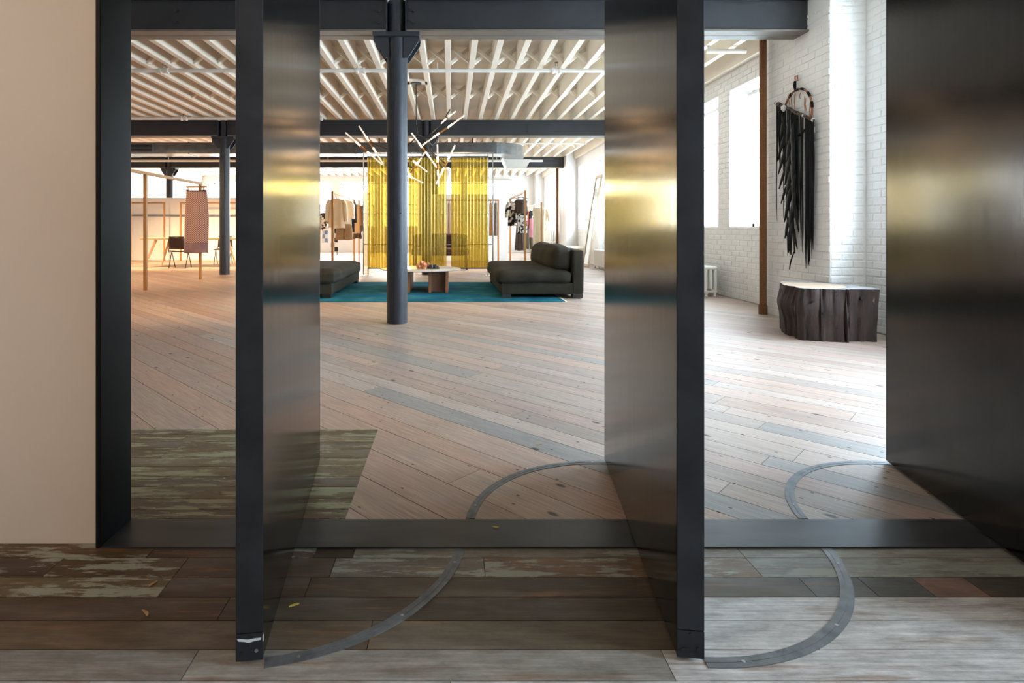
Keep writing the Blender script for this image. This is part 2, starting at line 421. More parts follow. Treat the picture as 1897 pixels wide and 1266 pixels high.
class MB:
    def __init__(s):
        s.v, s.f, s.c = [], [], []
    def add(s, verts, faces, col=None):
        n = len(s.v)
        s.v += [tuple(p) for p in verts]
        s.f += [tuple(i + n for i in f) for f in faces]
        if col is not None:
            s.c += [col] * len(faces)
        return s
    def box(s, x0, x1, y0, y1, z0, z1):
        return s.add([(x0, y0, z0), (x1, y0, z0), (x1, y1, z0), (x0, y1, z0), (x0, y0, z1), (x1, y0, z1), (x1, y1, z1), (x0, y1, z1)],
                     [(0, 3, 2, 1), (4, 5, 6, 7), (0, 1, 5, 4), (1, 2, 6, 5), (2, 3, 7, 6), (3, 0, 4, 7)])
    def bar(s, p, q, w, h, up=(0, 0, 1)):
        p, q = Vector(p), Vector(q)
        d = (q - p).normalized(); u = Vector(up)
        if abs(d.dot(u)) > 0.98: u = Vector((0, 1, 0))
        a = d.cross(u).normalized() * (w / 2); b = a.cross(d).normalized() * (h / 2)
        vs = [e + i * a + j * b for e in (p, q) for i, j in ((-1, -1), (1, -1), (1, 1), (-1, 1))]
        return s.add(vs, [(3, 2, 1, 0), (4, 5, 6, 7), (0, 1, 5, 4), (1, 2, 6, 5), (2, 3, 7, 6), (3, 0, 4, 7)])
    def tube(s, pts, r, n=8, caps=True):
        pts = [Vector(p) for p in pts]
        rs = r if isinstance(r, (list, tuple)) else [r] * len(pts)
        base = len(s.v); u = None
        for i, p in enumerate(pts):
            if i == 0: d = pts[1] - p
            elif i == len(pts) - 1: d = p - pts[i - 1]
            else: d = (pts[i + 1] - p).normalized() + (p - pts[i - 1]).normalized()
            d = d.normalized()
            if u is None:
                u = d.orthogonal().normalized()
            u = (u - d * u.dot(d)).normalized()
            w = d.cross(u)
            for k in range(n):
                a = 2 * PI * k / n
                s.v.append(tuple(p + (u * math.cos(a) + w * math.sin(a)) * rs[i]))
        for i in range(len(pts) - 1):
            for k in range(n):
                a, b = base + i * n + k, base + i * n + (k + 1) % n
                s.f.append((a, b, b + n, a + n))
        if caps:
            s.f.append(tuple(base + k for k in reversed(range(n))))
            e = base + (len(pts) - 1) * n
            s.f.append(tuple(e + k for k in range(n)))
        return s
    def lathe(s, prof, n=24, c=(0, 0), cap=True):
        base = len(s.v)
        for r, z in prof:
            for k in range(n):
                a = 2 * PI * k / n
                s.v.append((c[0] + r * math.cos(a), c[1] + r * math.sin(a), z))
        for i in range(len(prof) - 1):
            for k in range(n):
                a, b = base + i * n + k, base + i * n + (k + 1) % n
                s.f.append((a, b, b + n, a + n))
        if cap:
            s.f.append(tuple(base + k for k in reversed(range(n))))
            e = base + (len(prof) - 1) * n
            s.f.append(tuple(e + k for k in range(n)))
        return s
    def prism(s, poly, z0, z1, col=None):
        n = len(poly)
        vs = [(x, y, z0) for x, y in poly] + [(x, y, z1) for x, y in poly]
        fs = [tuple(reversed(range(n))), tuple(range(n, 2 * n))] + [(i, (i + 1) % n, n + (i + 1) % n, n + i) for i in range(n)]
        return s.add(vs, fs, col)
    def ext(s, poly, axis, a, b):
        """polygon given in the two other axes, extruded along axis"""
        n = len(poly)
        def P(u, v, w):
            return (w, u, v) if axis == 'x' else ((u, w, v) if axis == 'y' else (u, v, w))
        vs = [P(u, v, a) for u, v in poly] + [P(u, v, b) for u, v in poly]
        return s.add(vs, [tuple(reversed(range(n))), tuple(range(n, 2 * n))] + [(i, (i + 1) % n, n + (i + 1) % n, n + i) for i in range(n)])
    def build(s, name, mat, parent=None, smooth=False, bevel=0.0, local=False, base=True, subd=0, seg=2):
        me = bpy.data.meshes.new(name)
        if parent is not None:
            off = Vector((0, 0, 0)) if local else world_loc(parent)
            loc = Vector((0, 0, 0))
        elif base and s.v:
            xs, ys, zs = zip(*s.v)
            off = Vector(((min(xs) + max(xs)) / 2, (min(ys) + max(ys)) / 2, min(zs)))
            loc = off
        else:
            off = loc = Vector((0, 0, 0))
        me.from_pydata([(x - off.x, y - off.y, z - off.z) for x, y, z in s.v], [], s.f)
        bm = bmesh.new(); bm.from_mesh(me)
        bmesh.ops.recalc_face_normals(bm, faces=bm.faces)
        bm.to_mesh(me); bm.free()
        if s.c and len(s.c) == len(s.f):
            at = me.attributes.new('col', 'FLOAT_COLOR', 'FACE')
            for i, c in enumerate(s.c): at.data[i].color = c
        if smooth:
            for p in me.polygons: p.use_smooth = True
        me.materials.append(MATS[mat])
        o = bpy.data.objects.new(name, me)
        COL.objects.link(o)
        o.location = loc
        if parent is not None: o.parent = parent
        if bevel:
            bv = o.modifiers.new('bevel', 'BEVEL'); bv.width = bevel; bv.segments = seg; bv.limit_method = 'ANGLE'
        if subd:
            sd = o.modifiers.new('sub', 'SUBSURF'); sd.levels = subd; sd.render_levels = subd
        if smooth and not subd:
            try:
                me.set_sharp_from_angle(angle=math.radians(40))
            except Exception:
                pass
        return o

def tag(o, label=None, cat=None, group=None, kind=None):
    if label: o['label'] = label
    if cat: o['category'] = cat
    if group: o['group'] = group
    if kind: o['kind'] = kind
    return o
def thing(name, label, cat, loc, group=None, kind=None):
    o = bpy.data.objects.new(name, None)
    o.empty_display_size = 0.1
    COL.objects.link(o)
    o.location = loc
    return tag(o, label, cat, group, kind)
def copy_of(o, parent=None, loc=None):
    c = o.copy(); COL.objects.link(c); c.parent = parent
    if loc is not None: c.location = loc
    return c
def at(px, py, Y):
    """the point at depth Y that the photograph shows at (px, py): used to take measures"""
    return Vector(((px - CX) * Y / F, Y, 1.0 + (HY - py) * Y / F))

# ================================================================== FLOOR
floor = MB().box(XL - .3, XG + .3, -4.2, YE + .3, -0.06, -0.014).build('floor', 'dark_gap', base=False)
tag(floor, 'whitewashed diagonal plank floor of the loft with darker boards at the doorway', 'floor', kind='structure')

def clip(poly, a, b, c):
    """keep a*x+b*y >= c"""
    out = []
    for i in range(len(poly)):
        p, q = poly[i], poly[(i + 1) % len(poly)]
        dp, dq = a * p[0] + b * p[1] - c, a * q[0] + b * q[1] - c
        if dp >= 0: out.append(p)
        if (dp >= 0) != (dq >= 0):
            t = dp / (dp - dq)
            out.append((p[0] + t * (q[0] - p[0]), p[1] + t * (q[1] - p[1])))
    return out
def in_view(X, Y):
    if Y < 0.6: return False
    x = CX + X * F / Y; y = HY + F / Y
    return -60 < x < 1960 and y < 1330

R2 = math.sqrt(2)
seams = [-7.2]
known = [1.18, 1.37, 1.566, 1.760, 1.894, 2.087, 2.234, 2.305 + .06, 2.506, 2.64]
while seams[-1] < known[0] - .16:
    seams.append(seams[-1] + RND.choice([.13, .135, .15, .19]))
seams[-1] = known[0]; seams += known[1:]
while seams[-1] < 21.4:
    seams.append(seams[-1] + RND.choice([.13, .135, .15, .19]))
PAL = [(185, 162, 149), (191, 170, 157), (181, 157, 146), (184, 166, 154), (197, 178, 166), (180, 162, 151), (190, 164, 149), (187, 168, 155), (168, 160, 154)]
planks = []
for i in range(len(seams) - 1):
    s0, s1 = seams[i] + .0018, seams[i + 1] - .0018
    t = -4.2 + RND.uniform(-3, 0)
    while t < 27:
        L = RND.uniform(1.6, 4.2)
        poly = []
        for s, tt in ((s0, t + .0012), (s1, t + .0012), (s1, t + L - .0012), (s0, t + L - .0012)):
            poly.append(((s - tt) / R2, (s + tt) / R2))
        t += L
        for h in ((0, 1, 1.86), (0, -1, -(YE - .01)), (-1, 0, -(XW - .012)), (1, 0, XL)):
            poly = clip(poly, *h)
            if len(poly) < 3: break
        if len(poly) < 3: continue
        cx = sum(p[0] for p in poly) / len(poly); cy = sum(p[1] for p in poly) / len(poly)
        if cx < -.364 and cy < 2.83 and all(p[0] < -.37 and p[1] < 2.82 for p in poly): continue
        c = RND.choice(PAL)
        if s0 < 2.08 or cx < -2.2: c = RND.choice([(188, 155, 136), (182, 148, 130), (192, 162, 142), (178, 152, 138), (186, 158, 142)])
        if abs((s0 + s1) / 2 - 2.16) < .03 and cx > -.6: c = (164, 158, 154)
        k = RND.uniform(.94, 1.04)
        col = rgb(c[0] * k, c[1] * k, c[2] * k)[:3] + (RND.random(),)
        area_px = 0
        if any(in_view(*p) for p in poly) or in_view(cx, cy):
            a2 = abs(sum(poly[j][0] * poly[(j + 1) % len(poly)][1] - poly[(j + 1) % len(poly)][0] * poly[j][1] for j in range(len(poly)))) / 2
            area_px = a2 / max(cy, 1.8) ** 3
        planks.append((area_px, poly, col))
planks.sort(key=lambda p: -p[0])
rest = MB()
for i, (a, poly, col) in enumerate(planks):
    if i < 270:
        MB().prism(poly, -0.012, 0.0, col).build('floor_plank', 'diagonal_boards', floor)
    else:
        rest.prism(poly, -0.012, 0.0, col)
tag(rest.build('far_floor_planks', 'diagonal_boards', floor), kind='stuff')

# boards of the hall this side of the doorway, running across
hall_rows = [1.80, 1.722, 1.626, 1.537, 1.445, 1.345, 1.252, 1.16, 1.07, .98, .89]
hall_cols = {   # (x_end, colour, painted); daylit near strip and door shade partly put into the colours
    0: [(-1.55, (84, 66, 44), 1), (-.93, (88, 70, 46), 1), (-.42, (66, 44, 26), 1), (-.30, (60, 44, 32), 0), (.9, (132, 124, 112), 1), (4.2, (150, 148, 140), 1)],
    1: [(-1.18, (64, 44, 26), 1), (-.80, (84, 64, 40), 1), (-.35, (72, 50, 32), 0), (.1, (116, 104, 92), 1), (.9, (124, 94, 66), 1), (1.9, (146, 146, 138), 1), (4.2, (138, 130, 112), 1)],
    2: [(-.80, (104, 90, 64), 1), (-.4, (70, 48, 32), 0), (1.0, (78, 64, 48), 0), (1.17, (84, 82, 78), 0), (1.325, (80, 78, 74), 0), (1.475, (136, 104, 88), 0), (4.2, (76, 70, 60), 0)],
    3: [(-.6, (78, 58, 40), 0), (.6, (72, 60, 46), 0), (2.0, (200, 194, 190), 0), (4.2, (166, 134, 112), 0)],
    4: [(-.2, (96, 80, 62), 0), (.57, (100, 88, 72), 0), (2.6, (202, 198, 194), 0), (4.2, (190, 180, 172), 0)],
    5: [(-.6, (136, 130, 124), 0), (.5, (154, 149, 142), 0), (1.9, (208, 204, 202), 0), (4.2, (198, 190, 184), 0)],
    6: [(-.8, (172, 168, 164), 0), (.0, (184, 180, 176), 0), (4.2, (208, 206, 204), 0)],
    7: [(-.2, (180, 174, 168), 0), (4.2, (206, 202, 198), 0)],
    8: [(.3, (176, 170, 162), 0), (4.2, (200, 196, 192), 0)],
    9: [(-.4, (184, 176, 168), 0), (4.2, (196, 190, 186), 0)],
}
for r in range(10):
    y1, y0 = hall_rows[r] - .0016, hall_rows[r + 1] + .0016
    x = -4.4
    for xe, c, p in hall_cols[r]:
        col = rgb(*c)[:3] + ((.55 + .4 * RND.random()) if p else .45 * RND.random(),)
        MB().prism([(x + .001, y0), (xe - .001, y0), (xe - .001, y1), (x + .001, y1)], -0.012, 0.0, col).build('floor_board', 'hall_boards', floor)
        x = xe
rest = MB(); y = .888
while y > -4.1:
    x = -4.4
    while x < 4.15:
        L = min(RND.uniform(1.2, 3.0), 4.15 - x) + .001
        rest.prism([(x + .001, y - .092), (x + L - .001, y - .092), (x + L - .001, y), (x + .001, y)], -0.012, 0.0, rgb(190, 184, 176)[:3] + (.4 * RND.random(),))
        x += L
    y -= .0945
tag(rest.build('hall_floor_boards', 'hall_boards', floor), kind='stuff')
# old painted boards just inside the doorway
ys = [1.86, 1.95, 2.012, 2.098, 2.19, 2.287, 2.38, 2.476, 2.568, 2.66, 2.757, 2.826]
for r in range(len(ys) - 1):
    xs = [-4.5, -1.4 + RND.uniform(-.4, .3), -.364]
    for j in range(2):
        c = RND.choice([(92, 74, 50), (102, 84, 58), (86, 68, 46), (108, 90, 64)])
        col = rgb(*c)[:3] + (.52 + .48 * RND.random(),)
        MB().prism([(xs[j] + .001, ys[r] + .0016), (xs[j + 1] - .001, ys[r] + .0016), (xs[j + 1] - .001, ys[r + 1] - .0016), (xs[j] + .001, ys[r + 1] - .0016)], -0.010, 0.003, col).build('floor_board', 'patch_boards', floor)

# ================================================================== DOORWAY: sill, jambs, pivoting panels, tracks
sill = MB().box(-1.10, 2.40, 1.771, 1.942, -0.01, 0.006).build('trim_1', 'sill_steel', bevel=.0015)
tag(sill, 'flat black steel sill strip across the floor under the pivot doors', 'sill', kind='structure')
jamb = MB().box(-1.116, -1.10, 1.771, 1.942, 0, 2.86).build('trim_2', 'jamb_black', bevel=.002)
tag(jamb, 'black steel door jamb beside the cream wall', 'door jamb', kind='structure')
jr = MB().box(2.37, 2.386, 1.771, 1.942, 0, 2.86).build('trim_3', 'jamb_black', bevel=.002)
tag(jr, 'black steel door jamb beyond the right hand pivot panel', 'door jamb', kind='structure')
hd = MB().box(-1.116, 2.386, 1.771, 1.942, 2.80, 2.86).build('trim_4', 'jamb_black', bevel=.002)
tag(hd, 'black steel head bar above the pivot doors', 'door head', kind='structure')

PIV = [(-.527, 1.857, -.128, 1.115), (.6235, 1.865, .139, 1.13), (1.777, 1.865, .248, 1.118)]
PLAB = ['left black steel pivot door panel standing open next to the cream wall side',
        'middle black steel pivot door panel standing open, amber reflections on its left face',
        'right black steel pivot door panel cut by the picture edge']
for i, (px, py, dx, dy) in enumerate(PIV):
    d = Vector((dx, dy, 0)).normalized(); n = Vector((d.y, -d.x, 0))
    ang = math.atan2(d.y, d.x)
    o = thing('door_%d' % (i + 1), PLAB[i], 'door', (px, py, 0), kind='structure')
    o.rotation_euler.z = ang
    hl = .566
    # local x along the panel (towards the room), local y to the left of it
    MB().box(-hl + .004, hl - .004, -.030, .030, .011, 2.79).build('steel_skin', 'blackened_steel', o, bevel=.0015, local=True)
    MB().box(-hl, -hl + .0035, -.0305, .0305, .075, 2.79).build('edge_plate', 'edge_steel', o, bevel=.0017, local=True)
    MB().box(hl - .0035, hl, -.0305, .0305, .011, 2.79).build('edge_plate', 'edge_steel', o, bevel=.0017, local=True)
    cap = MB().box(-hl, -hl + .0035, -.0305, .0305, .011, .0735).build('edge_cap', 'edge_steel', o, bevel=.001, local=True)
    for yy, zz in ((-.016, .034), (.017, .030), (.0, .066)):
        MB().tube([(-hl + .001, yy, zz), (-hl - .0016, yy, zz)], .0042, 10).build('screw', 'screw_zinc' if (i == 0 and yy < 0) else 'black_metal', cap, local=True)
    if i == 0:
        MB().ext([(.024, .058), (.010, .056), (.001, .053), (-.012, .0565), (-.026, .058), (-.027, .063), (-.012, .0625), (.001, .0605), (.004, .0605), (.018, .0632), (.027, .063)], 'x', -hl - .0006, -hl + .001).build('paint_scrape', 'paint_chip', cap, local=True)
        MB().box(-hl - .0003, -hl + .004, -.0312, -.030, .054, .068).build('paint_scrape', 'paint_chip', cap, local=True)

def arc(cx, cy, a0, a1, label):
    n = 28; r0, r1 = .547, .579
    m = MB(); up = []
    for k in range(n + 1):
        a = a0 + (a1 - a0) * k / n
        up.append((math.cos(a), math.sin(a)))
    for k in range(n):
        (c0, s0), (c1, s1) = up[k], up[k + 1]
        m.prism([(cx + r0 * c0, cy + r0 * s0), (cx + r1 * c0, cy + r1 * s0), (cx + r1 * c1, cy + r1 * s1), (cx + r0 * c1, cy + r0 * s1)], -.004, .0022)
    bm_o = thing('floor_track', label, 'floor track', (cx, cy, 0), 'curved steel door tracks let into the floor')
    m.build('strip', 'track_steel', bm_o)
    g = MB()
    for k in range(n):
        (c0, s0), (c1, s1) = up[k], up[k + 1]
        q0, q1 = .561, .5635
        g.prism([(cx + q0 * c0, cy + q0 * s0), (cx + q1 * c0, cy + q1 * s0), (cx + q1 * c1, cy + q1 * s1), (cx + q0 * c1, cy + q0 * s1)], .002, .0030)
    g.build('ridge', 'track_steel', bm_o)
    for k in (3, 14, 25):
        c, s_ = up[k]
        MB().lathe([(.0045, .002), (.0045, .0032), (.002, .0036)], 8, (cx + .563 * c, cy + .563 * s_)).build('screw', 'screw_zinc', bm_o)
TL = [('short', 'left'), ('long', 'middle'), ('last', 'right')]
near_l = ['curved steel track on the near floor sweeping right from the left door panel',
          'curved steel track on the near pale floor sweeping right from the middle door panel',
          'curved steel track near the right door panel, out of the picture']
far_l = ['curved steel track on the painted boards behind the left door panel',
         'curved steel track on the pink boards behind the middle door panel',
         'curved steel track on the pale boards behind the right door panel']
for i, (px, py, dx, dy) in enumerate(PIV):
    ang = math.atan2(dy, dx)
    if i < 2:
        arc(px, py, ang - PI + .06, -.16, near_l[i])
    arc(px, py, ang - .02, PI - .16, far_l[i])

# small litter by the doors
def leaf(name, label, px, py, L, a, mat, z=.0045):
    Y = F / (py - HY); X = (px - CX) / (py - HY)
    pts = []
    m = MB()
    n = 6
    for k in range(n + 1):
        t = k / n
        w = .0035 * math.sin(PI * (t * .9 + .05)) + .0006
        u = (t - .5) * L; b_ = .12 * L * math.sin(PI * t)
        for sg in (-1, 1):
            x = u; y = b_ + sg * w
            pts.append((X + x * math.cos(a) - y * math.sin(a), Y + x * math.sin(a) + y * math.cos(a), z + .003 * abs(sg * 0 + t - .5)))
    f = [(2 * k, 2 * k + 2, 2 * k + 3, 2 * k + 1) for k in range(n)]
    o = m.add(pts, f).build(name, mat)
    so = o.modifiers.new('thick', 'SOLIDIFY'); so.thickness = .0012
    tag(o, label, 'leaf' if name == 'fallen_leaf' else 'straw')
leaf('fallen_leaf', 'small curled yellow leaf on the dark boards beside the left door panel', 545, 1126, .028, .5, 'leaf_yellow')
leaf('fallen_leaf', 'tiny yellow leaf lying on the black steel sill', 918, 982, .022, -.2, 'leaf_yellow', .0075)
leaf('fallen_leaf', 'tiny yellowish leaf on the grey plank near the middle door', 998, 826, .03, .2, 'leaf_yellow')
leaf('straw_bit', 'pale straw scrap on the green painted board left of the left door', 284, 1086, .03, 1.2, 'straw')
leaf('straw_bit', 'pale straw scrap on the brown board nearest the left door edge', 268, 1141, .036, -.75, 'straw')

# ================================================================== WALLS
wl = MB().box(-4.5, -1.116, 1.80, 1.94, 0, ZC).box(-1.116, 2.386, 1.80, 1.94, 2.86, ZC).build('wall_left', 'cream_wall', base=False)
tag(wl, 'smooth cream wall at the left of the doorway', 'wall', kind='structure')
wf = MB().box(2.386, XW + .5, 1.80, 1.94, 0, ZC).build('wall_doorway', 'cream_wall', base=False)
tag(wf, 'cream wall piece right of the pivot doors', 'wall', kind='structure')
wb = MB().box(-4.6, XG + .5, -4.2, -4.05, 0, ZC).build('wall_back', 'cream_wall', base=False)
tag(wb, 'cream wall behind the viewer', 'wall', kind='structure')
ws = MB().box(-4.6, -4.5, -4.2, 1.94, 0, ZC).build('wall_hall', 'cream_wall', base=False)
tag(ws, 'cream side wall of the entrance hall', 'wall', kind='structure')
w2 = MB().box(XL - .15, -4.4, 1.72, 1.86, 0, ZC).box(XL - .3, XL, 1.72, YE, 0, ZC).build('wall_far_left', 'white_paint', base=False)
tag(w2, 'white wall closing the loft on the far left', 'wall', kind='structure')

# right wall: piers, breasts, heads and pilasters; brick coursing added on the part near enough to tell bricks apart
mr = MB()
edges = [-4.2]
for a, b in WIN_Y: edges += [a, b]
edges += [YE + .3]
for i in range(0, len(edges), 2):
    mr.box(XW, XG + .25, edges[i], edges[i + 1], 0, ZC)
for a, b in WIN_Y:
    mr.box(XW, XG + .25, a, b, 0, WZ0)
    mr.box(XW, XG + .25, a, b, WZ1, ZC)
PIL = [(5.65, 6.79), (12.20, 13.36), (18.55, 19.72), (25.2, YE)]
for a, b in PIL:
    mr.box(XP, XW, a, b, 0, ZC)
wr = mr.build('wall_right', 'white_brick', base=False)
tag(wr, 'white painted brick wall with deep windows and pilasters on the right', 'wall', kind='structure')

def brick_mesh(l, h, d=.006, c=.005):
    m = MB()
    m.add([(0, -l / 2, -h / 2), (0, l / 2, -h / 2), (0, l / 2, h / 2), (0, -l / 2, h / 2),
           (-d, -l / 2 + c, -h / 2 + c), (-d, l / 2 - c, -h / 2 + c), (-d, l / 2 - c, h / 2 - c), (-d, -l / 2 + c, h / 2 - c)],
          [(4, 5, 6, 7), (0, 1, 5, 4), (1, 2, 6, 5), (2, 3, 7, 6), (3, 0, 4, 7)])
    return m
CH, BL = .0775, .222
bricks = []       # (score, kind, x, y, z, length, facing)
def course(plane, face, u0, u1, z0, z1, fixed):
    """bricks on one rectangle; face 'x' = facing the room, 'y' = facing the viewer"""
    k0 = int(math.floor(z0 / CH))
    for k in range(k0, int(z1 / CH) + 1):
        za, zb = max(z0, k * CH), min(z1, (k + 1) * CH)
        if zb - za < .03: continue
        u = u0 - (BL / 2 if k % 2 else 0)
        while u < u1:
            a, b = max(u, u0), min(u + BL, u1)
            u += BL
            if b - a < .03: continue
            cu, cz, l = (a + b) / 2, (za + zb) / 2, b - a
            X, Y = (fixed, cu) if face == 'x' else (cu, fixed)
            px = CX + X * F / Y; py = HY - (cz - 1) * F / Y
            vis = 1303 < px < 1640 and -10 < py < 640
            sc = (l * zb * 0 + l * (zb - za) / Y ** 2 * (1 if face == 'y' else X / Y)) * (1 if vis else 1e-4)
            bricks.append((sc, face, X, Y, cz, l, zb - za))
course('p', 'x', 5.65, 6.79, 0, 3.30, XP)
course('p', 'y', XP, XW, 0, 3.30, 5.65)
course('w', 'x', 4.95 + .38, 5.65, 0, 3.3, XW)
course('w', 'x', 6.79, 12.2, 0, WZ0, XW)
course('w', 'x', 8.41, 8.77, WZ0, WZ1, XW)
course('w', 'x', 10.13, 10.48, WZ0, WZ1, XW)
course('w', 'x', 6.79, 12.2, WZ1, 3.4, XW)
course('w', 'x', 13.36, 18.5, 0, WZ0, XW)
course('e', 'y', 1.9, XP, 0, 1.6, YE - .012)
bricks.sort(key=lambda b: -b[0])
cache = {}
rest = MB()
jit = random.Random(3)
for i, (sc, face, X, Y, z, l, h) in enumerate(bricks):
    d = .0035 + .006 * jit.random() ** 2
    if i < 280:
        key = (round(l, 2), round(h, 3))
        if key not in cache:
            o = brick_mesh(l - .010, h - .010).build('brick', 'white_brick', wr, local=True, bevel=.002)
            cache[key] = o
        else:
            o = copy_of(cache[key], wr)
        o.location = (X, Y, z)
        o.scale = (d / .006, 1, 1)
        o.rotation_euler.z = PI / 2 if face == 'y' else 0.0
    else:
        bmx = brick_mesh(l - .010, h - .010, d)
        if face == 'x': vs = [(X + v[0], Y + v[1], z + v[2]) for v in bmx.v]
        else: vs = [(X - v[1], Y + v[0], z + v[2]) for v in bmx.v]
        rest.add(vs, bmx.f)
tag(rest.build('far_bricks', 'white_brick', wr), kind='stuff')

# windows on the right
for i, (a, b) in enumerate(WIN_Y):
    m = MB(); t = .05
    m.box(XG, XG + .06, a, a + t, WZ0, WZ1).box(XG, XG + .06, b - t, b, WZ0, WZ1).box(XG, XG + .06, a, b, WZ0, WZ0 + t).box(XG, XG + .06, a, b, WZ1 - t, WZ1)
    w = m.build('window_%d' % (i + 1), 'white_paint', base=False)
    side = ['entrance hall', 'entrance hall', 'near bay', 'near bay', 'first bay', 'first bay', 'first bay', 'second bay', 'second bay', 'second bay', 'last bay', 'last bay', 'last bay'][i]
    tag(w, 'white framed window %s in the %s of the brick wall' % (['nearest', 'middle', 'farthest'][(i - 1) % 3 if i > 3 else i % 2], side), 'window', kind='structure')
    zm = (WZ0 + WZ1) / 2
    MB().box(XG + .005, XG + .055, a + t, b - t, zm - .02, zm + .02).build('meeting_rail', 'white_paint', w)
    for z0, z1 in ((WZ0 + t, zm - .02), (zm + .02, WZ1 - t)):
        MB().box(XG + .03, XG + .034, a + t, b - t, z0, z1).build('pane', 'window_glass', w)
    MB().tube([(XG - .05, a + .03, WZ1 - .07), (XG - .05, b - .03, WZ1 - .07)], .035, 12).build('shade_roller', 'white_paint', w, smooth=True)
    sh = MB().box(XG - .022, XG - .020, a + .05, b - .05, WZ1 - .62, WZ1 - .06).build('roller_shade', 'shade_cloth', w)
    MB().box(XG - .028, XG - .014, a + .05, b - .05, WZ1 - .64, WZ1 - .615).build('hem_bar', 'white_paint', sh)

# end wall
me_ = MB()
xs = [XL - .3]
for a, b in END_X: xs += [a, b]
xs.append(XG + .25)
for i in range(0, len(xs), 2):
    me_.box(xs[i], xs[i + 1], YE, YE + .5, 0, ZC)
for i, (a, b) in enumerate(END_X):
    me_.box(a, b, YE, YE + .5, 0, EZ0 if i < 6 else 2.35); me_.box(a, b, YE, YE + .5, EZ1, ZC)
we = me_.build('wall_end', 'white_brick', base=False)
tag(we, 'white brick end wall of the loft with bright windows', 'wall', kind='structure')
for i, (a, b) in enumerate(END_X):
    z0 = EZ0 if i < 6 else 2.35; t = .06
    m = MB().box(a, a + t, YE + .28, YE + .34, z0, EZ1).box(b - t, b, YE + .28, YE + .34, z0, EZ1).box(a, b, YE + .28, YE + .34, z0, z0 + t).box(a, b, YE + .28, YE + .34, EZ1 - t, EZ1)
    w = m.build('window_%d' % (i + 14), 'white_paint', base=False)
    tag(w, ['leftmost', 'second from the left', 'third from the left', 'fourth from the left', 'fifth from the left', 'sixth from the left', 'low wide clerestory'][i] + ' window in the white end wall', 'window', kind='structure')
    if i < 6:
        zm = (z0 + EZ1) / 2
        MB().box(a + t, b - t, YE + .285, YE + .335, zm - .025, zm + .025).build('meeting_rail', 'white_paint', w)
        MB().box((a + b) / 2 - .02, (a + b) / 2 + .02, YE + .286, YE + .334, z0 + t, EZ1 - t).build('mullion', 'white_paint', w)
    MB().box(a + t, b - t, YE + .31, YE + .314, z0 + t, EZ1 - t).build('pane', 'window_glass', w)
lint = MB().box(1.55, 2.75, YE - .12, YE + .02, 3.12, 3.3).build('trim_5', 'white_paint')
tag(lint, 'white box beam over the clerestory window on the end wall', 'lintel', kind='structure')

# low partitions in the far bay
p1 = MB().box(XL, -6.65, 18.95, 19.05, 0, 2.10).build('wall_partition_left', 'partition_paint', base=False)
tag(p1, 'low white partition behind the long table at the far left', 'partition', kind='structure')
MB().box(XL, -6.65, 18.90, 18.95, 1.47, 1.53).build('rail', 'galvanised', p1)
p2 = MB().box(-.62, 1.90, 18.75, 18.85, 0, 2.20).build('wall_partition_middle', 'partition_paint', base=False)
tag(p2, 'white partition behind the amber sheets and right display rack', 'partition', kind='structure')
p3 = MB().box(-4.75 + 1.9, -2.72, 16.3, 16.36, 0, 2.0)
p3 = MB().box(-2.46, -2.36, 16.0, 16.6, 0, 2.10).build('wall_partition_fin', 'upholstery_cream', base=False)
tag(p3, 'narrow cream partition fin left of the amber sheets', 'partition', kind='structure')

# ================================================================== CEILING
ceil = MB().box(XL - .3, XG + .75, -4.2, YE + .5, ZC, ZC + .12).build('ceiling', 'ceiling_paint', base=False)
tag(ceil, 'white painted timber ceiling with exposed joists', 'ceiling', kind='structure')
JS, JP, JW = .349, -.04, .085
jx = [JP + k * JS for k in range(-32, 13) if XL + .05 < JP + k * JS < XW - .05]
bays = [(D1, D2), (D2, D3), (D3, YE), (1.95, D1)]
first = None
for bi, (a, b) in enumerate(bays):
    jm = None
    for x in jx:
        if (bi == 0 and x < -7.4) or (bi == 3 and x < -4.6): continue
        if jm is None:
            jm = MB().box(-JW / 2, JW / 2, a, b, ZT, ZC).build('joist', 'ceiling_paint', ceil, local=True, bevel=.006)
        else:
            jm = copy_of(jm, ceil)
        jm.location = (x + .006 * math.sin(x * 7 + bi), 0, 0)
# herringbone bridging
bridge = None; rest = MB()
g = JS - JW
for bi, (a, b) in enumerate(bays[:3]):
    for ry in (a + (b - a) * .345, a + (b - a) * .675):
        for x in jx[:-1]:
            for sgn in (1, -1):
                x0, x1 = (x + JW / 2, x + JS - JW / 2)
                z0, z1 = (ZT + .03, ZC - .05) if sgn > 0 else (ZC - .05, ZT + .03)
                yy = ry + .042 * sgn
                if bi == 0 and x > -5.2:
                    key = sgn
                    if not isinstance(bridge, dict): bridge = {}
                    if key not in bridge:
                        bridge[key] = MB().bar((0, 0, z0), (g, 0, z1), .04, .075, (0, 1, 0)).build('bridging', 'ceiling_paint', ceil, local=True)
                        o = bridge[key]
                    else:
                        o = copy_of(bridge[key], ceil)
                    o.location = (x0, yy, 0)
                elif bi > 0:
                    rest.bar((x0, yy, z0), (x1, yy, z1), .04, .075, (0, 1, 0))
tag(rest.build('far_bridging', 'ceiling_paint', ceil), kind='stuff')
# edge beam along the right wall head
te = MB().box(XW - .10, XW, D1 + .7, D2 - .55, 3.36, ZC).box(XW - .10, XW, D2 + .6, D3 - .5, 3.36, ZC).box(XW - .10, XW, D3 + .65, YE - .5, 3.36, ZC).build('trim_6', 'ceiling_paint', base=False)
tag(te, 'white timber wall plate along the top of the right brick wall', 'wall plate', kind='structure')

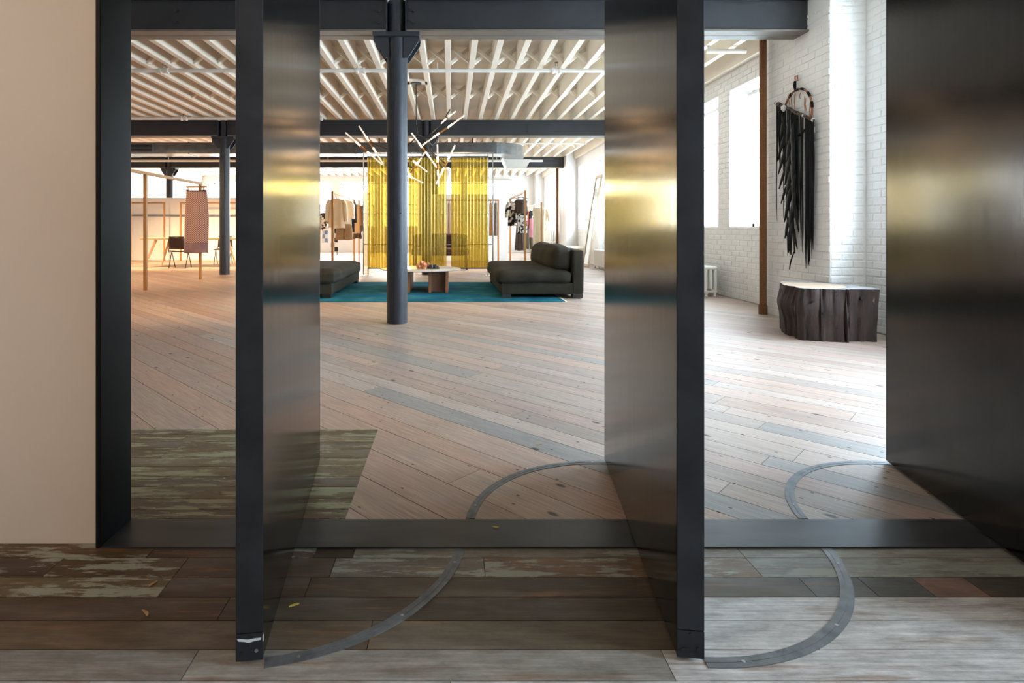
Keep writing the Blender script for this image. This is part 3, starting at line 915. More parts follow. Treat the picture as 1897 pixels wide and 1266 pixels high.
# ================================================================== STEEL COLUMNS AND BEAMS
CPOS = [(-.58, D1, 'thick dark grey steel column standing alone in front of the rug'),
        (-.545, D2, 'dark steel column showing through the middle amber sheet'),
        (-5.11, D2, 'dark grey steel column right of the hanging skirt'),
        (-9.50, D3, 'dark steel column behind the long table at the far left'),
        (-5.05, D3, 'far steel column behind the left door panel'),
        (-.545, D3, 'far steel column behind the middle partition')]
CR = .111
def column(x, y, label):
    t = thing('steel_column', label, 'column', (x, y, 0), 'dark steel columns')
    MB().lathe([(CR, 0), (CR, ZB - .03)], 40, (x, y)).build('shaft', 'column_steel', t, smooth=True)
    MB().box(x - .016, x - .012, y - CR - .003, y - CR + .02, .0, ZB - .3).build('weld_seam', 'column_steel', t)
    MB().box(x - .25, x + .25, y - .135, y + .135, ZB - .045, ZB).build('cap_plate', 'column_steel', t, bevel=.004)
    for sg in (-1, 1):
        for yy in (-.10, .085):
            MB().ext([(x + sg * (CR - .03), ZB - .27), (x + sg * (CR + .012), ZB - .27), (x + sg * .245, ZB - .085), (x + sg * .245, ZB - .045), (x + sg * (CR - .03), ZB - .045)], 'y', y + yy, y + yy + .016).build('gusset', 'column_steel', t)
        MB().bar((x + sg * (CR + .0), y, ZB - .262), (x + sg * .24, y, ZB - .075), .17, .012, (0, 0, 1)) if False else None
    st = MB().lathe([(.098, ZB), (.098, ZT)], 32, (x, y)).build('stub', 'column_steel', t, smooth=True)
    for sg in (-1, 1):
        m = MB().box(x + sg * .104 - .006, x + sg * .104 + .006, y - .125, y + .125, ZB, ZT - .005)
        m.build('end_plate', 'column_steel', t)
    for zz in (ZB + .10, ZB + .24):
        pass
    MB().bar((x + .05, y - CR - .004, 1.18), (x + .058, y - CR + .02, 1.18), .016, .010).build('bolt_head', 'black_metal', t)
    return t
for c in CPOS: column(*c)

def beam(x0, x1, y, label, bolts):
    t = thing('steel_beam', label, 'beam', ((x0 + x1) / 2, y, ZB), 'dark steel ceiling beams')
    hw = .135; ft = .022
    MB().box(x0, x1, y - .105, y + .105, ZB + ft, ZT - ft).build('web', 'beam_steel', t)
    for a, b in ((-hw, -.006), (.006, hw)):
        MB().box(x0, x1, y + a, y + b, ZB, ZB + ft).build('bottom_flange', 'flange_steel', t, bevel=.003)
    MB().box(x0, x1, y - hw, y + hw, ZT - ft, ZT).build('top_flange', 'beam_steel', t, bevel=.003)
    for bx in bolts:
        for bz in (ZB + .105, ZB + .225):
            a = RND.random()
            MB().tube([(bx, y - .106, bz), (bx, y - .135, bz)], .019, 6).build('bolt', 'beam_steel', t)
def span(cols, y, xa, xb, labs, extra):
    pts = [xa] + [v for c in cols for v in (c - .112, c + .112)] + [xb]
    for k in range(0, len(pts), 2):
        a, b = pts[k], pts[k + 1]
        bl = []
        if k > 0: bl += [a + .07, a + .16][:1]
        if k + 2 < len(pts): bl += [b - .07]
        bl += [e for e in extra if a < e < b]
        beam(a, b, y, labs[k // 2], bl)
span([-.58], D1, -5.2, XP + .02, ['nearest dark steel beam left of the front column', 'nearest dark steel beam running right from the front column into the brick pilaster'], [-2.92])
span([-5.11, -.545], D2, XL, XP + .02, ['second dark steel beam at the left end over the hanging skirt', 'second dark steel beam between the skirt column and the amber sheets', 'second dark steel beam right of the amber sheets'], [1.73, -3.1])
span([-9.50, -5.05, -.545], D3, XL, XP + .02, ['farthest dark steel beam at the far left end', 'farthest dark steel beam over the long table', 'farthest dark steel beam behind the left clothes rack', 'farthest dark steel beam ending at the right brick pilaster'], [1.4])

# ================================================================== PIPES, SPRINKLERS, DUCT
def sprinkler(x, y, z, t):
    h = MB().tube([(x, y, z + .02), (x, y, z + .055)], .016, 10).build('sprinkler_head', 'pipe_white', t, smooth=True)
    m = MB()
    for sg in (-1, 1):
        m.tube([(x, y, z + .055), (x + sg * .020, y, z + .075), (x + sg * .020, y, z + .095), (x, y, z + .115)], .0045, 6)
    m.build('frame', 'head_bronze', h)
    MB().lathe([(.030, z + .113), (.032, z + .117), (.010, z + .123)], 12, (x, y)).build('deflector', 'head_bronze', h)
def pipe(x0, x1, y, z, r, label, tees=(), hang=()):
    t = thing('sprinkler_pipe', label, 'pipe', ((x0 + x1) / 2, y, z - r), 'white sprinkler pipes under the joists')
    MB().tube([(x0, y, z), (x1, y, z)], r, 12).build('run', 'pipe_white', t, smooth=True)
    for x in tees:
        MB().tube([(x - .07, y, z), (x - .035, y, z), (x - .03, y, z), (x + .03, y, z), (x + .035, y, z), (x + .07, y, z)], [r * 1.5, r * 1.5, r * 1.25, r * 1.25, r * 1.5, r * 1.5], 12).build('tee', 'pipe_white', t, smooth=True)
    for x in hang:
        MB().tube([(x, y, z), (x, y, ZT + .05)], .006, 6).build('hanger_rod', 'pipe_white', t)
    return t
yA, zA = 2.40 * F / 296, 3.40
t = pipe(-5.0, 3.3, yA, zA, .030, 'long white sprinkler pipe crossing under the nearest joists', [(304 - CX) * yA / F, (668 - CX) * yA / F, (1031 - CX) * yA / F], [-3.2, -.2, 2.6])
for q in (304, 668, 1031):
    sprinkler((q - CX) * yA / F, yA, zA + .008, t)
yB, zB = 12.2, 3.42
t = pipe(-8.6, -2.80, yB, zB, .032, 'white sprinkler pipe just in front of the second beam', [(341 - CX) * yB / F, -2.84], [-5.6])
sprinkler((341 - CX) * yB / F, yB, zB + .01, t)
sprinkler(-2.82, yB, zB + .01, t)
pipe(-10.8, 3.0, 18.4, 3.27, .036, 'white pipe in front of the farthest beam', [], [-9.2, -7.4, -4.0, 1.5])
pipe(1.6, 3.75, 15.7, 3.42, .020, 'thin white pipe under the joists beyond the second beam', [3.7], [2.6])
t = pipe(3.42, 3.95, 7.55, 3.40, .030, 'short white pipe stub high beside the right windows', [], [])
sprinkler(3.45, 7.55, 3.41, t)

dz0, dz1, dy0, dy1 = 2.93, 3.22, 14.2, 14.75
t = thing('ventilation_duct', 'galvanised ventilation duct with rounded right end under the second bay', 'duct', (-3.5, 14.45, dz0))
MB().box(-8.1, 1.05, dy0, dy1, dz0, dz1).build('straight_run', 'galvanised', t, bevel=.02)
m = MB(); n = 12; cx, cy = 1.05, dy1 + .35
ro, ri = cy - dy0, cy - dy1
for k in range(n):
    a0, a1 = -PI / 2 + PI / 2 * k / n, -PI / 2 + PI / 2 * (k + 1) / n
    m.prism([(cx + ri * math.cos(a0), cy + ri * math.sin(a0)), (cx + ro * math.cos(a0), cy + ro * math.sin(a0)), (cx + ro * math.cos(a1), cy + ro * math.sin(a1)), (cx + ri * math.cos(a1), cy + ri * math.sin(a1))], dz0, dz1)
m.build('elbow', 'galvanised', t)
MB().box(cx + ri, cx + ro, cy, cy + .8, dz0, dz1).build('return_run', 'galvanised', t, bevel=.01)
for x in (-8.1, -6.6, -5.2, -3.8, -2.4, -1.0, .1, 1.05):
    MB().box(x - .012, x + .012, dy0 - .012, dy1 + .012, dz0 - .012, dz1 + .012).build('joint_band', 'galvanised', t)
for x in (-6.0, -1.8, .55):
    MB().box(x - .015, x + .015, dy0 - .004, dy0 + .0, dz1 - .02, ZT + .04).build('strap', 'black_metal', t)
MB().box(-10.0, -8.1, dy0 - .06, dy1, dz0 - .02, dz1 + .03).build('plenum_box', 'galvanised', t, bevel=.01)
gv = MB().box(-8.09 - .0, -7.46, dy0 - .03, dy0, dz0 + .02, dz1 - .02).build('grille_frame', 'galvanised', t, bevel=.006)
MB().box(-8.04, -7.51, dy0 - .034, dy0 - .028, dz0 + .055, dz1 - .055).build('grille_back', 'black_metal', gv)
for k in range(7):
    z = dz0 + .07 + k * .024
    MB().box(-8.04, -7.51, dy0 - .042, dy0 - .033, z, z + .007).build('grille_slat', 'galvanised', gv)
t = thing('ceiling_diffuser', 'white sheet metal air diffuser box hanging right of the amber sheets', 'diffuser', (1.75, 15.7, 2.72))
MB().add([(1.52, 15.3, 2.70), (2.05, 15.3, 2.70), (1.42, 15.3, 2.93), (2.18, 15.3, 2.93), (1.52, 15.8, 2.70), (2.05, 15.8, 2.70), (1.42, 15.8, 2.93), (2.18, 15.8, 2.93)],
         [(0, 1, 3, 2), (5, 4, 6, 7), (4, 0, 2, 6), (1, 5, 7, 3), (2, 3, 7, 6), (0, 4, 5, 1)]).build('hood', 'pipe_white', t)
MB().box(1.50, 2.07, 15.28, 15.82, 2.68, 2.70).build('rim', 'pipe_white', t)

# rust coloured standpipes
def standpipe(x, y, r, z1, label):
    t = thing('standpipe', label, 'pipe', (x, y, 0), 'rust brown standpipes along the brick wall')
    MB().lathe([(r, 0.0), (r, z1)], 18, (x, y)).build('pipe_run', 'rust_pipe', t, smooth=True)
    MB().lathe([(r * 1.22, 0), (r * 1.22, .10), (r * 1.08, .115)], 18, (x, y)).build('foot_sleeve', 'rust_pipe', t, smooth=True)
standpipe(3.72, 6.72, .040, ZT, 'rust brown pipe standing at the corner of the near brick pilaster')
standpipe(3.74, 19.80, .045, 3.2, 'thin rust brown pipe far back beside the last pilaster')

# ================================================================== TRACK LAMPS (warm)
def spot_lamp(x, y, z, tx, ty, watts, label, size=1.9, col=(1.0, .71, .40)):
    t = thing('track_spotlight', label, 'spotlight', (x, y, z), 'warm ceiling spotlights')
    d = (Vector((tx, ty, 0)) - Vector((x, y, z))).normalized()
    p = Vector((x, y, z))
    MB().tube([(x, y, z), (x, y, ZC)], .008, 8).build('stem', 'pipe_white', t)
    MB().tube([p - d * .07, p + d * .02, p + d * .075], [.030, .042, .048], 14, caps=True).build('can', 'pipe_white', t, smooth=True)
    MB().tube([p + d * .074, p + d * .078], .040, 14).build('lens', 'lamp_lens', t)
    l = bpy.data.lights.new('spot_beam', 'SPOT'); l.energy = watts * 2.0; l.color = col
    l.spot_size = size; l.spot_blend = 0.7; l.shadow_soft_size = .05
    lo = bpy.data.objects.new('spot_beam', l); COL.objects.link(lo)
    lo.parent = t; lo.location = d * .10
    lo.rotation_euler = d.to_track_quat('-Z', 'Y').to_euler()
for a in [(-4.3, 6.5, 3.36, -4.0, 8.4, 110, 'spotlight behind the nearest beam aimed at the floor by the skirt rack'),
          (-2.3, 6.5, 3.36, -2.3, 8.8, 80, 'spotlight behind the nearest beam above the left sofa'),
          (.4, 6.5, 3.36, -.2, 9.0, 60, 'spotlight behind the nearest beam above the coffee table'),
          (-9.3, 15.35, 3.24, -8.6, 16.6, 420, 'spotlight behind the second beam at the far left'),
          (-7.0, 15.35, 3.24, -6.9, 16.6, 420, 'spotlight behind the second beam over the long table'),
          (-4.2, 15.35, 3.24, -4.6, 16.8, 330, 'spotlight behind the second beam beside the skirt column'),
          (-1.78, 15.35, 3.24, -2.6, 14.6, 260, 'spotlight behind the second beam left of the front column'),
          (.75, 15.35, 3.24, .3, 16.0, 220, 'spotlight behind the second beam right of the amber sheets'),
          (-8.5, 11.0, 3.25, -7.2, 12.8, 240, 'spotlight in the near bay at the far left'),
          (-6.2, 9.2, 3.25, -6.4, 11.6, 130, 'spotlight in the near bay left of the skirt rack')]:
    spot_lamp(*a)

# ================================================================== RUG, SOFAS, TABLE
rug = MB().box(-2.75, 1.60, 7.86, 10.80, .0, .012).build('area_rug', 'teal_rug', bevel=.004)
tag(rug, 'worn teal overdyed rug under the sofas and round table', 'rug')
fr = MB()
for k in range(14):
    y = 7.88 + k * .215
    fr.box(1.60, 1.63, y, y + .19, .001, .006)
fr.build('fringe', 'cloth_white', rug)

def soft_box(x0, x1, y0, y1, z0, z1, r, bulge, nx, ny, seed, amp=.012):
    """a pillow shaped box: rounded edges, bulged faces, slight creases"""
    bm = bmesh.new()
    bmesh.ops.create_cube(bm, size=2.0)
    bmesh.ops.subdivide_edges(bm, edges=bm.edges[:], cuts=11, use_grid_fill=True)
    cx, cy, cz = (x0 + x1) / 2, (y0 + y1) / 2, (z0 + z1) / 2
    hx, hy, hz = (x1 - x0) / 2, (y1 - y0) / 2, (z1 - z0) / 2
    m = MB()
    for v in bm.verts:
        p = v.co.copy()
        q = Vector((p.x * hx, p.y * hy, p.z * hz))
        inner = Vector((max(-hx + r, min(hx - r, q.x)), max(-hy + r, min(hy - r, q.y)), max(-hz + r, min(hz - r, q.z))))
        d = q - inner
        if d.length > 1e-6: q = inner + d.normalized() * r
        u, w, t = p.x, p.y, p.z
        q.z += bulge * (1 - u * u) * (1 - w * w) * (1 if t > 0 else -.3 if t < 0 else 0) * abs(t)
        q.x += bulge * .55 * (1 - t * t) * (1 - w * w) * u * abs(u)
        q.y += bulge * .55 * (1 - t * t) * (1 - u * u) * w * abs(w)
        n = mnoise.noise(Vector((q.x * 3 + seed, q.y * 3, q.z * 3))) + .5 * mnoise.noise(Vector((q.x * 8, q.y * 8 + seed, q.z * 8)))
        q += d.normalized() * n * amp if d.length > 1e-6 else Vector((0, 0, 0))
        m.v.append((q.x + cx, q.y + cy, q.z + cz))
    bm.verts.index_update()
    m.f = [tuple(v.index for v in f.verts) for f in bm.faces]
    bm.free()
    return m

def sofa(sg, cx, label):
    """armless sofa, seat front towards x = cx, back at cx + sg*1.23"""
    t = thing('low_sofa', label, 'sofa', (cx + sg * .62, 9.55, .012), 'pair of low charcoal sofas')
    X = lambda a, b: (min(cx + sg * a, cx + sg * b), max(cx + sg * a, cx + sg * b))
    y0, y1 = 8.23, 10.74
    x0, x1 = X(.02, 1.08)
    soft_box(x0, x1, y0 + .01, y1 - .01, .06, .235, .02, .004, 4, 4, 1.3, .004).build('base', 'sofa_fabric', t, smooth=True)
    x0, x1 = X(-.03, 1.06)
    soft_box(x0, x1, y0 - .02, y1 + .02, .20, .425, .085, .035, 4, 4, 5.1 + sg, .02).build('seat_cushion', 'sofa_fabric', t, smooth=True)
    x0, x1 = X(1.06, 1.23)
    soft_box(x0, x1, y0 + .0, y1, .06, .715, .035, .006, 4, 4, 2.2, .004).build('back_panel', 'sofa_fabric', t, smooth=True)
    x0, x1 = X(.76, 1.09)
    m = soft_box(x0, x1, y0 + .10, y1 - .02, .375, .755, .12, .03, 4, 4, 9.7 + sg, .016)
    m.v = [(x + sg * (z - .4) * .10, y, z + .008 * math.sin(y * 5.0) * (z - .4) * 2) for x, y, z in m.v]
    m.build('back_cushion', 'sofa_fabric', t, smooth=True)
    for a, b in ((.03, .16), (1.06, 1.21)):
        for ya in (y0 + .01, y1 - .15):
            xa, xb = X(a, b)
            MB().box(xa, xb, ya, ya + .14, .012, .07).build('foot', 'sofa_leg', t, bevel=.004)
sofa(1, .72, 'low charcoal sofa on the right side of the teal rug')
sofa(-1, -1.72, 'low charcoal sofa half hidden by the left door panel')

TX, TY = -.50, 9.37
t = thing('coffee_table', 'round marble coffee table on walnut slab legs on the teal rug', 'table', (TX, TY, .012))
MB().lathe([(.60, .345), (.655, .352), (.668, .360), (.668, .366), (.660, .370)], 64, (TX, TY)).build('top', 'marble', t, smooth=True)
for sg in (-1, 1):
    for off in (.17, .44):
        MB().box(TX + sg * off - .022, TX + sg * off + .022, TY - .46, TY + .46 if off < .3 else TY + .40, .012, .345).build('leg_slab', 'walnut', t, bevel=.003)
    a, b = sorted((TX + sg * .192, TX + sg * .418))
    for yy in (-.30, .26):
        MB().box(a, b, TY + yy, TY + yy + .04, .012, .345).build('cross_slab', 'walnut', t, bevel=.003)
# crystal on the table
t = thing('crystal_cluster', 'rough orange crystal cluster on the round marble table', 'crystal', (-.42, 9.3, .370))
rr = random.Random(11)
m = MB()
for k in range(46):
    a = rr.uniform(0, 2 * PI); rad = rr.uniform(0, .13)
    x = -.42 + rad * math.cos(a) * 1.15; y = 9.28 + rad * math.sin(a) * .7
    h = .13 * (1 - (rad / .17) ** 1.5) * (1.15 if x < -.42 else .8) * rr.uniform(.7, 1.15)
    d = Vector((math.cos(a) * rad * 2.2, math.sin(a) * rad * 2.2, 1)).normalized()
    p = Vector((x, y, .372)); r = rr.uniform(.014, .030)
    m.tube([p, p + d * h * .75, p + d * h], [r, r * .95, r * .2], 6)
m.v = [(x, y, max(z, .3712)) for x, y, z in m.v]
m.build('crystals', 'crystal_orange', t)
m = MB()
for k in range(12):
    x = -.30 + rr.uniform(-.05, .10); y = 9.24 + rr.uniform(-.05, .05)
    r = rr.uniform(.02, .045); h = rr.uniform(.03, .075)
    m.lathe([(r, .371), (r * 1.05, .371 + h * .4), (r * .55, .371 + h)], 6, (x, y))
m.build('dark_matrix', 'black_metal', t)

# ================================================================== CHANDELIER
CY = 9.46
t = thing('branch_chandelier', 'branching black chandelier with glowing frosted tubes above the round table', 'chandelier', (-.58, CY, 2.0))
def zc(x, y, d=0.0):          # measured on an enlargement of the photograph: x,y -> world, at depth CY + d
    return at(580 + x * .1738, 200 + y * .1738, CY + d)
cp = at(771, 157, CY)
MB().lathe([(.09, ZT - .015), (.09, ZT + .0)], 20, (cp.x, CY)).build('canopy', 'black_metal', t, smooth=True)
MB().box(cp.x - .19, cp.x + .19, CY - .10, CY + .10, ZT, ZT + .05).build('mount_block', 'ceiling_paint', t, bevel=.004)
hub = zc(1115, 295)
MB().tube([(cp.x, CY, ZT), (cp.x, CY, hub.z + .20), (cp.x + .015, CY, hub.z + .1), tuple(hub)], .009, 8).build('rod', 'black_metal', t, smooth=True)
BR = [[(1115, 295, 0), (1195, 330, -.05), (1380, 155, -.2), (1462, 15, -.25)],
      [(1115, 300, 0), (1015, 400, .1), (880, 470, .2), (780, 435, .25), (700, 410, .3), (590, 360, .35)],
      [(1195, 330, -.05), (1235, 400, -.1), (1255, 480, -.1), (1400, 660, -.2)],
      [(1255, 470, -.1), (1475, 645, -.3)],
      [(1255, 525, -.1), (1015, 522, .1), (930, 560, .15), (1060, 640, .2)],
      [(1195, 330, -.05), (1270, 400, .15), (1330, 330, .25)]]
for b in BR:
    MB().tube([zc(*p) for p in b], .0115, 8).build('branch', 'black_metal', t, smooth=True)
TB = [((345, 265), (505, 405), (580, 470), (732, 602), .30, .34),
      ((490, 195), (595, 355), (640, 425), (745, 600), .38, .30),
      ((1522, 35), (1440, 95), (1420, 112), (1362, 168), -.26, -.22),
      ((1612, 80), (1435, 210), (1345, 270), (1170, 395), -.30, -.05),
      ((1048, 268), (1165, 425), (1200, 470), (1322, 640), -.15, -.1),
      ((1202, 460), (1100, 610), (1035, 700), (960, 800), .18, .22),
      ((1215, 682), (1065, 565), (1020, 535), (900, 470), .1, .2),
      ((1325, 390), (1327, 580), (1330, 665), (1336, 838), -.22, -.2),
      ((1512, 398), (1435, 560), (1395, 640), (1310, 812), -.28, -.26),
      ((1172, 802), (1012, 722), (970, 700), (850, 640), .22, .25)]
for a, b, c, d, d0, d1 in TB:
    dm = (d0 + d1) / 2
    A, B_, C_, D_ = zc(*a, d0), zc(*b, dm), zc(*c, dm), zc(*d, d1)
    sk = MB().tube([B_, C_], .0165, 10).build('brass_socket', 'brass', t, smooth=True)
    for p, q in ((B_, A), (C_, D_)):
        mid = p + (q - p) * .30
        MB().tube([p, mid], .0125, 10).build('bulb', 'bulb_glow', sk, smooth=True)
        MB().tube([mid, q], .0135, 10).build('frosted_tube', 'frosted_tube', sk, smooth=True)

# ================================================================== AMBER SHEETS AND THEIR FRAME
SY = 12.25
t = thing('display_frame', 'slim chrome display frame standing behind the amber sheets', 'frame', (-.5, SY + .08, 0))
for px in (672.5, 681, 904.5, 913.5):
    x = (px - CX) * SY / F
    MB().box(x - .011, x + .011, SY + .062, SY + .087, .0, 2.70).build('post', 'chrome', t)
x0, x1 = (672.5 - CX) * SY / F, (913.5 - CX) * SY / F
for z in (2.70, 2.03, 1.36, .69):
    MB().box(x0, x1, SY + .066, SY + .078, z - .008, z + .008).build('cross_rail', 'chrome', t)
for xa in (x0, x1 - .10):
    MB().box(xa - .06, xa + .19, SY + .062, SY + .32, 0, .012).build('foot_plate', 'chrome', t)
SHEETS = [(681.5, 745, 'left amber corrugated sheet beside the front column'), (757, 827, 'middle amber corrugated sheet behind the round table'), (836, 903, 'right amber corrugated sheet next to the charcoal sofa')]
for a, b, lab in SHEETS:
    xa, xb = (a - CX) * SY / F, (b - CX) * SY / F
    z0, z1 = .19, 2.58
    t = thing('amber_sheet', lab, 'sheet', ((xa + xb) / 2, SY, z0), 'hanging amber corrugated sheets')
    m = MB(); n = int((xb - xa) / .0072)
    for k in range(n + 1):
        x = xa + (xb - xa) * k / n
        y = SY + .017 * math.sin(2 * PI * (x - xa) / .072)
        m.v += [(x, y, z0), (x, y, z1)]
    m.f = [(2 * k, 2 * k + 2, 2 * k + 3, 2 * k + 1) for k in range(n)]
    m.build('corrugated_sheet', 'amber_sheet', t, smooth=True)
    MB().box(xa - .01, xb + .01, SY - .024, SY + .024, z1, z1 + .03).build('top_bar', 'black_metal', t)
    MB().box(xa, xb, SY - .02, SY + .02, z0 - .025, z0).build('bottom_bar', 'black_metal', t)
    for x in (xa + .06, xb - .06):
        MB().tube([(x, SY, z1 + .03), (x, SY, 2.69), (x, SY + .061, 2.702)], .004, 6).build('hook', 'chrome', t)

# dark lounge chair behind the sheets
t = thing('lounge_chair', 'dark brown leather lounge chair glimpsed behind the amber sheets', 'chair', (-.2, 14.6, 0))
soft_box(-1.0, .45, 14.2, 15.0, .36, .55, .06, .02, 4, 4, 3.3, .01).build('seat', 'leather_brown', t, smooth=True)
soft_box(-1.0, .45, 14.9, 15.1, .40, .90, .06, .02, 4, 4, 4.3, .01).build('backrest', 'leather_brown', t, smooth=True)
for x in (-.95, .38):
    MB().box(x, x + .05, 14.2, 15.05, .62, .66).build('armrest', 'walnut', t, bevel=.008)
    for y in (14.22, 15.0):
        MB().box(x, x + .05, y, y + .05, 0, .62).build('leg', 'walnut', t, bevel=.004)

# ================================================================== RACKS
RACKS = []
def rack_y(x, y0, y1, h, label, th=.042, over=0.0, group='wooden clothes racks'):
    t = thing('clothes_rack', label, 'rack', (x, (y0 + y1) / 2, 0), group)
    RACKS.append((x, x, y0, y1, h))
    for y in (y0, y1):
        MB().box(x - th / 2, x + th / 2, y - th / 2, y + th / 2, 0, h - .0).build('post', 'oak', t, bevel=.003)
    MB().box(x - th / 2, x + th / 2, y0 - th / 2 - over, y1 + th / 2, h, h + th).build('rail', 'oak', t, bevel=.003)
    return t
def rack_x(x0, x1, y, h, label, th=.045, group='wooden clothes racks'):
    t = thing('clothes_rack', label, 'rack', ((x0 + x1) / 2, y, 0), group)
    RACKS.append((x0, x1, y - .1, y + .1, h))
    for x in (x0, x1):
        MB().box(x - th / 2, x + th / 2, y - th / 2, y + th / 2, 0, h).build('post', 'oak', t, bevel=.003)
    MB().box(x0 - th / 2, x1 + th / 2, y - th / 2, y + th / 2, h, h + th).build('rail', 'oak', t, bevel=.003)
    return t
rack_y(-5.095, 9.41, 11.48, 1.93, 'wooden rack carrying the long hanging skirt', .048, 1.1)
rack_x(-10.9, -9.43, 16.6, 1.90, 'wooden rack cut by the left door jamb', .05)
rack_x(-10.6, -9.42, 18.55, 1.88, 'empty wooden rack left of the far column')
rack_x(-8.88, -6.75, 18.55, 1.88, 'empty wooden rack behind the hanging skirt')
rack_y(-2.93, 13.98, 17.1, 1.92, 'wooden rack with the cream blouse behind the left sofa', .05)
rack_y(-2.86, 17.6, 21.0, 1.90, 'wooden rack with the dark jackets farther back on the left')
rack_y(-4.55, 19.6, 22.6, 1.84, 'wooden rack with black and white prints by the left door panel')
rack_y(1.795, 13.6, 17.0, 1.92, 'wooden rack with black and white prints behind the right sofa', .05)
rack_y(3.16, 19.7, 24.2, 1.92, 'wooden rack with the long cream dress near the radiator', .06)
rack_x(-.25, 1.49, 17.7, 1.92, 'wooden rack with the ochre garment behind the right amber sheet', .05)

# ================================================================== CLOTHES
def hanger(x, y, z, w, label, mat='light_wood', t=None):
    """shoulder hanger in the x-z plane, hook up to the rail"""
    h = thing('clothes_hanger', label, 'hanger', (x, y, z), 'wooden hangers')
    MB().ext([(x - w / 2, z - .03), (x - w / 2, z - .012), (x, z + .045), (x + w / 2, z - .012), (x + w / 2, z - .03), (x, z + .02)], 'y', y - .008, y + .008).build('shoulder_bar', mat, h, bevel=.003)
    MB().tube([(x, y, z + .03), (x, y, z + .08), (x + .018, y, z + .10), (x + .012, y, z + .125)], .0035, 6).build('hook', 'chrome', h)
    return h
def cloth_tube(cx, cy, prof, mat, name, parent, seed=0, folds=7, amp=.10, n=36, slant=0.0):
    """hanging cloth: list of (z, half width, half depth, x shift)"""
    m = MB()
    for i, (z, hw, hd, sh) in enumerate(prof):
        k = i / (len(prof) - 1)
        for j in range(n):
            a = 2 * PI * j / n
            f = 1 + amp * k * math.sin(folds * a + seed + 2 * k)
            x = cx + sh + hw * math.copysign(abs(math.cos(a)) ** .8, math.cos(a)) * (1 + .25 * (f - 1))
            y = cy + hd * math.sin(a) * f + .012 * k * math.sin(3 * x * 8 + seed)
            zz = z - (.012 * math.sin(4 * a + seed) if i == len(prof) - 1 else 0)
            m.v.append((x, y, zz))
    for i in range(len(prof) - 1):
        for j in range(n):
            a, b = i * n + j, i * n + (j + 1) % n
            m.f.append((a, b, b + n, a + n))
    m.f.append(tuple(range(n)))
    m.f.append(tuple(reversed(range((len(prof) - 1) * n, len(prof) * n))))
    return m.build(name, mat, parent, smooth=True)
def hookup(t, x, y, z):
    best = None
    for xa, xb, ya, yb, h in RACKS:
        if ya - .1 <= y <= yb + .1:
            rx = min(max(x, xa), xb); d = abs(rx - x)
            if best is None or d < best[0]: best = (d, rx, h)
    d, rx, h = best
    MB().tube([(x, y, z - .03), (x, y, z + .01), (rx, y, h - .02), (rx, y, h + .001)], .0045, 6).build('hanger', 'chrome', t)
def lerp_prof(keys, steps=10):
    out = []
    for i in range(steps + 1):
        t = i / steps * (len(keys) - 1); k = min(int(t), len(keys) - 2); u = t - k
        out.append(tuple(keys[k][q] * (1 - u) + keys[k + 1][q] * u for q in range(4)))
    return out
def top(name, label, cat, x, y, z0, w, length, mat, sleeve=None, group=None, seed=1, depth=.05, flare=1.0):
    t = thing(name, label, cat, (x, y, z0 - length), group)
    cloth_tube(x, y, lerp_prof([(z0, w * .20, depth * .5, 0), (z0 - .04, w * .46, depth * .8, 0), (z0 - length * .3, w * .47, depth, 0), (z0 - length, w * .5 * flare, depth * 1.1, 0)], 12), mat, 'body', t, seed)
    hookup(t, x, y, z0)
    MB().tube([(x - w * .20, y - depth * .4, z0 + .002), (x - w * .1, y - depth * .75, z0 - .028), (x, y - depth * .85, z0 - .038), (x + w * .1, y - depth * .75, z0 - .028), (x + w * .20, y - depth * .4, z0 + .002)], .008, 6).build('neckline', mat, t, smooth=True)
    if sleeve:
        for sg in (-1, 1):
            pts = [Vector((x + sg * w * .40, y, z0 - .035)), Vector((x + sg * w * .54, y - .01, z0 - .15)), Vector((x + sg * (w * .58), y - .02, z0 - sleeve * .6)), Vector((x + sg * (w * .62), y - .01, z0 - sleeve))]
            MB().tube(pts, [.05, .055, .05, .042], 12).build('sleeve', mat, t, smooth=True)
    return t
def dress(name, label, cat, x, y, z0, w, length, mat, group=None, seed=2, depth=.045, flare=1.0, hem=None):
    t = thing(name, label, cat, (x, y, z0 - length), group)
    cloth_tube(x, y, lerp_prof([(z0, w * .32, depth * .6, 0), (z0 - .05, w * .48, depth, 0), (z0 - length * .35, w * .42, depth, 0), (z0 - length, w * .5 * flare, depth * 1.2, 0)], 14), mat, 'body', t, seed, 9, .18)
    hookup(t, x, y, z0)
    for sg in (-1, 1):
        m = MB().tube([(x + sg * w * .22, y, z0 - .01), (x + sg * w * .12, y, z0 + .06)], .006, 6)
        m.build('strap', mat, t)
    return t
def trousers(name, label, x, y, z0, w, length, mat, group=None, seed=3, cat='trousers', flare=1.0):
    t = thing(name, label, cat, (x, y, z0 - length), group)
    hookup(t, x, y, z0)
    cloth_tube(x, y, lerp_prof([(z0, w * .42, .035, 0), (z0 - length * .12, w * .48, .05, 0), (z0 - length * .3, w * .5, .055, 0)], 5), mat, 'waist', t, seed, 6, .05)
    for sg in (-1, 1):
        cloth_tube(x + sg * w * .26, y, lerp_prof([(z0 - length * .24, w * .25, .055, 0), (z0 - length * .6, w * .26 * (1 + (flare - 1) * .6), .055, 0), (z0 - length, w * .24 * flare, .05, sg * .01)], 6), mat, 'leg', t, seed + sg, 6, .12)
    return t

RZ = 1.92
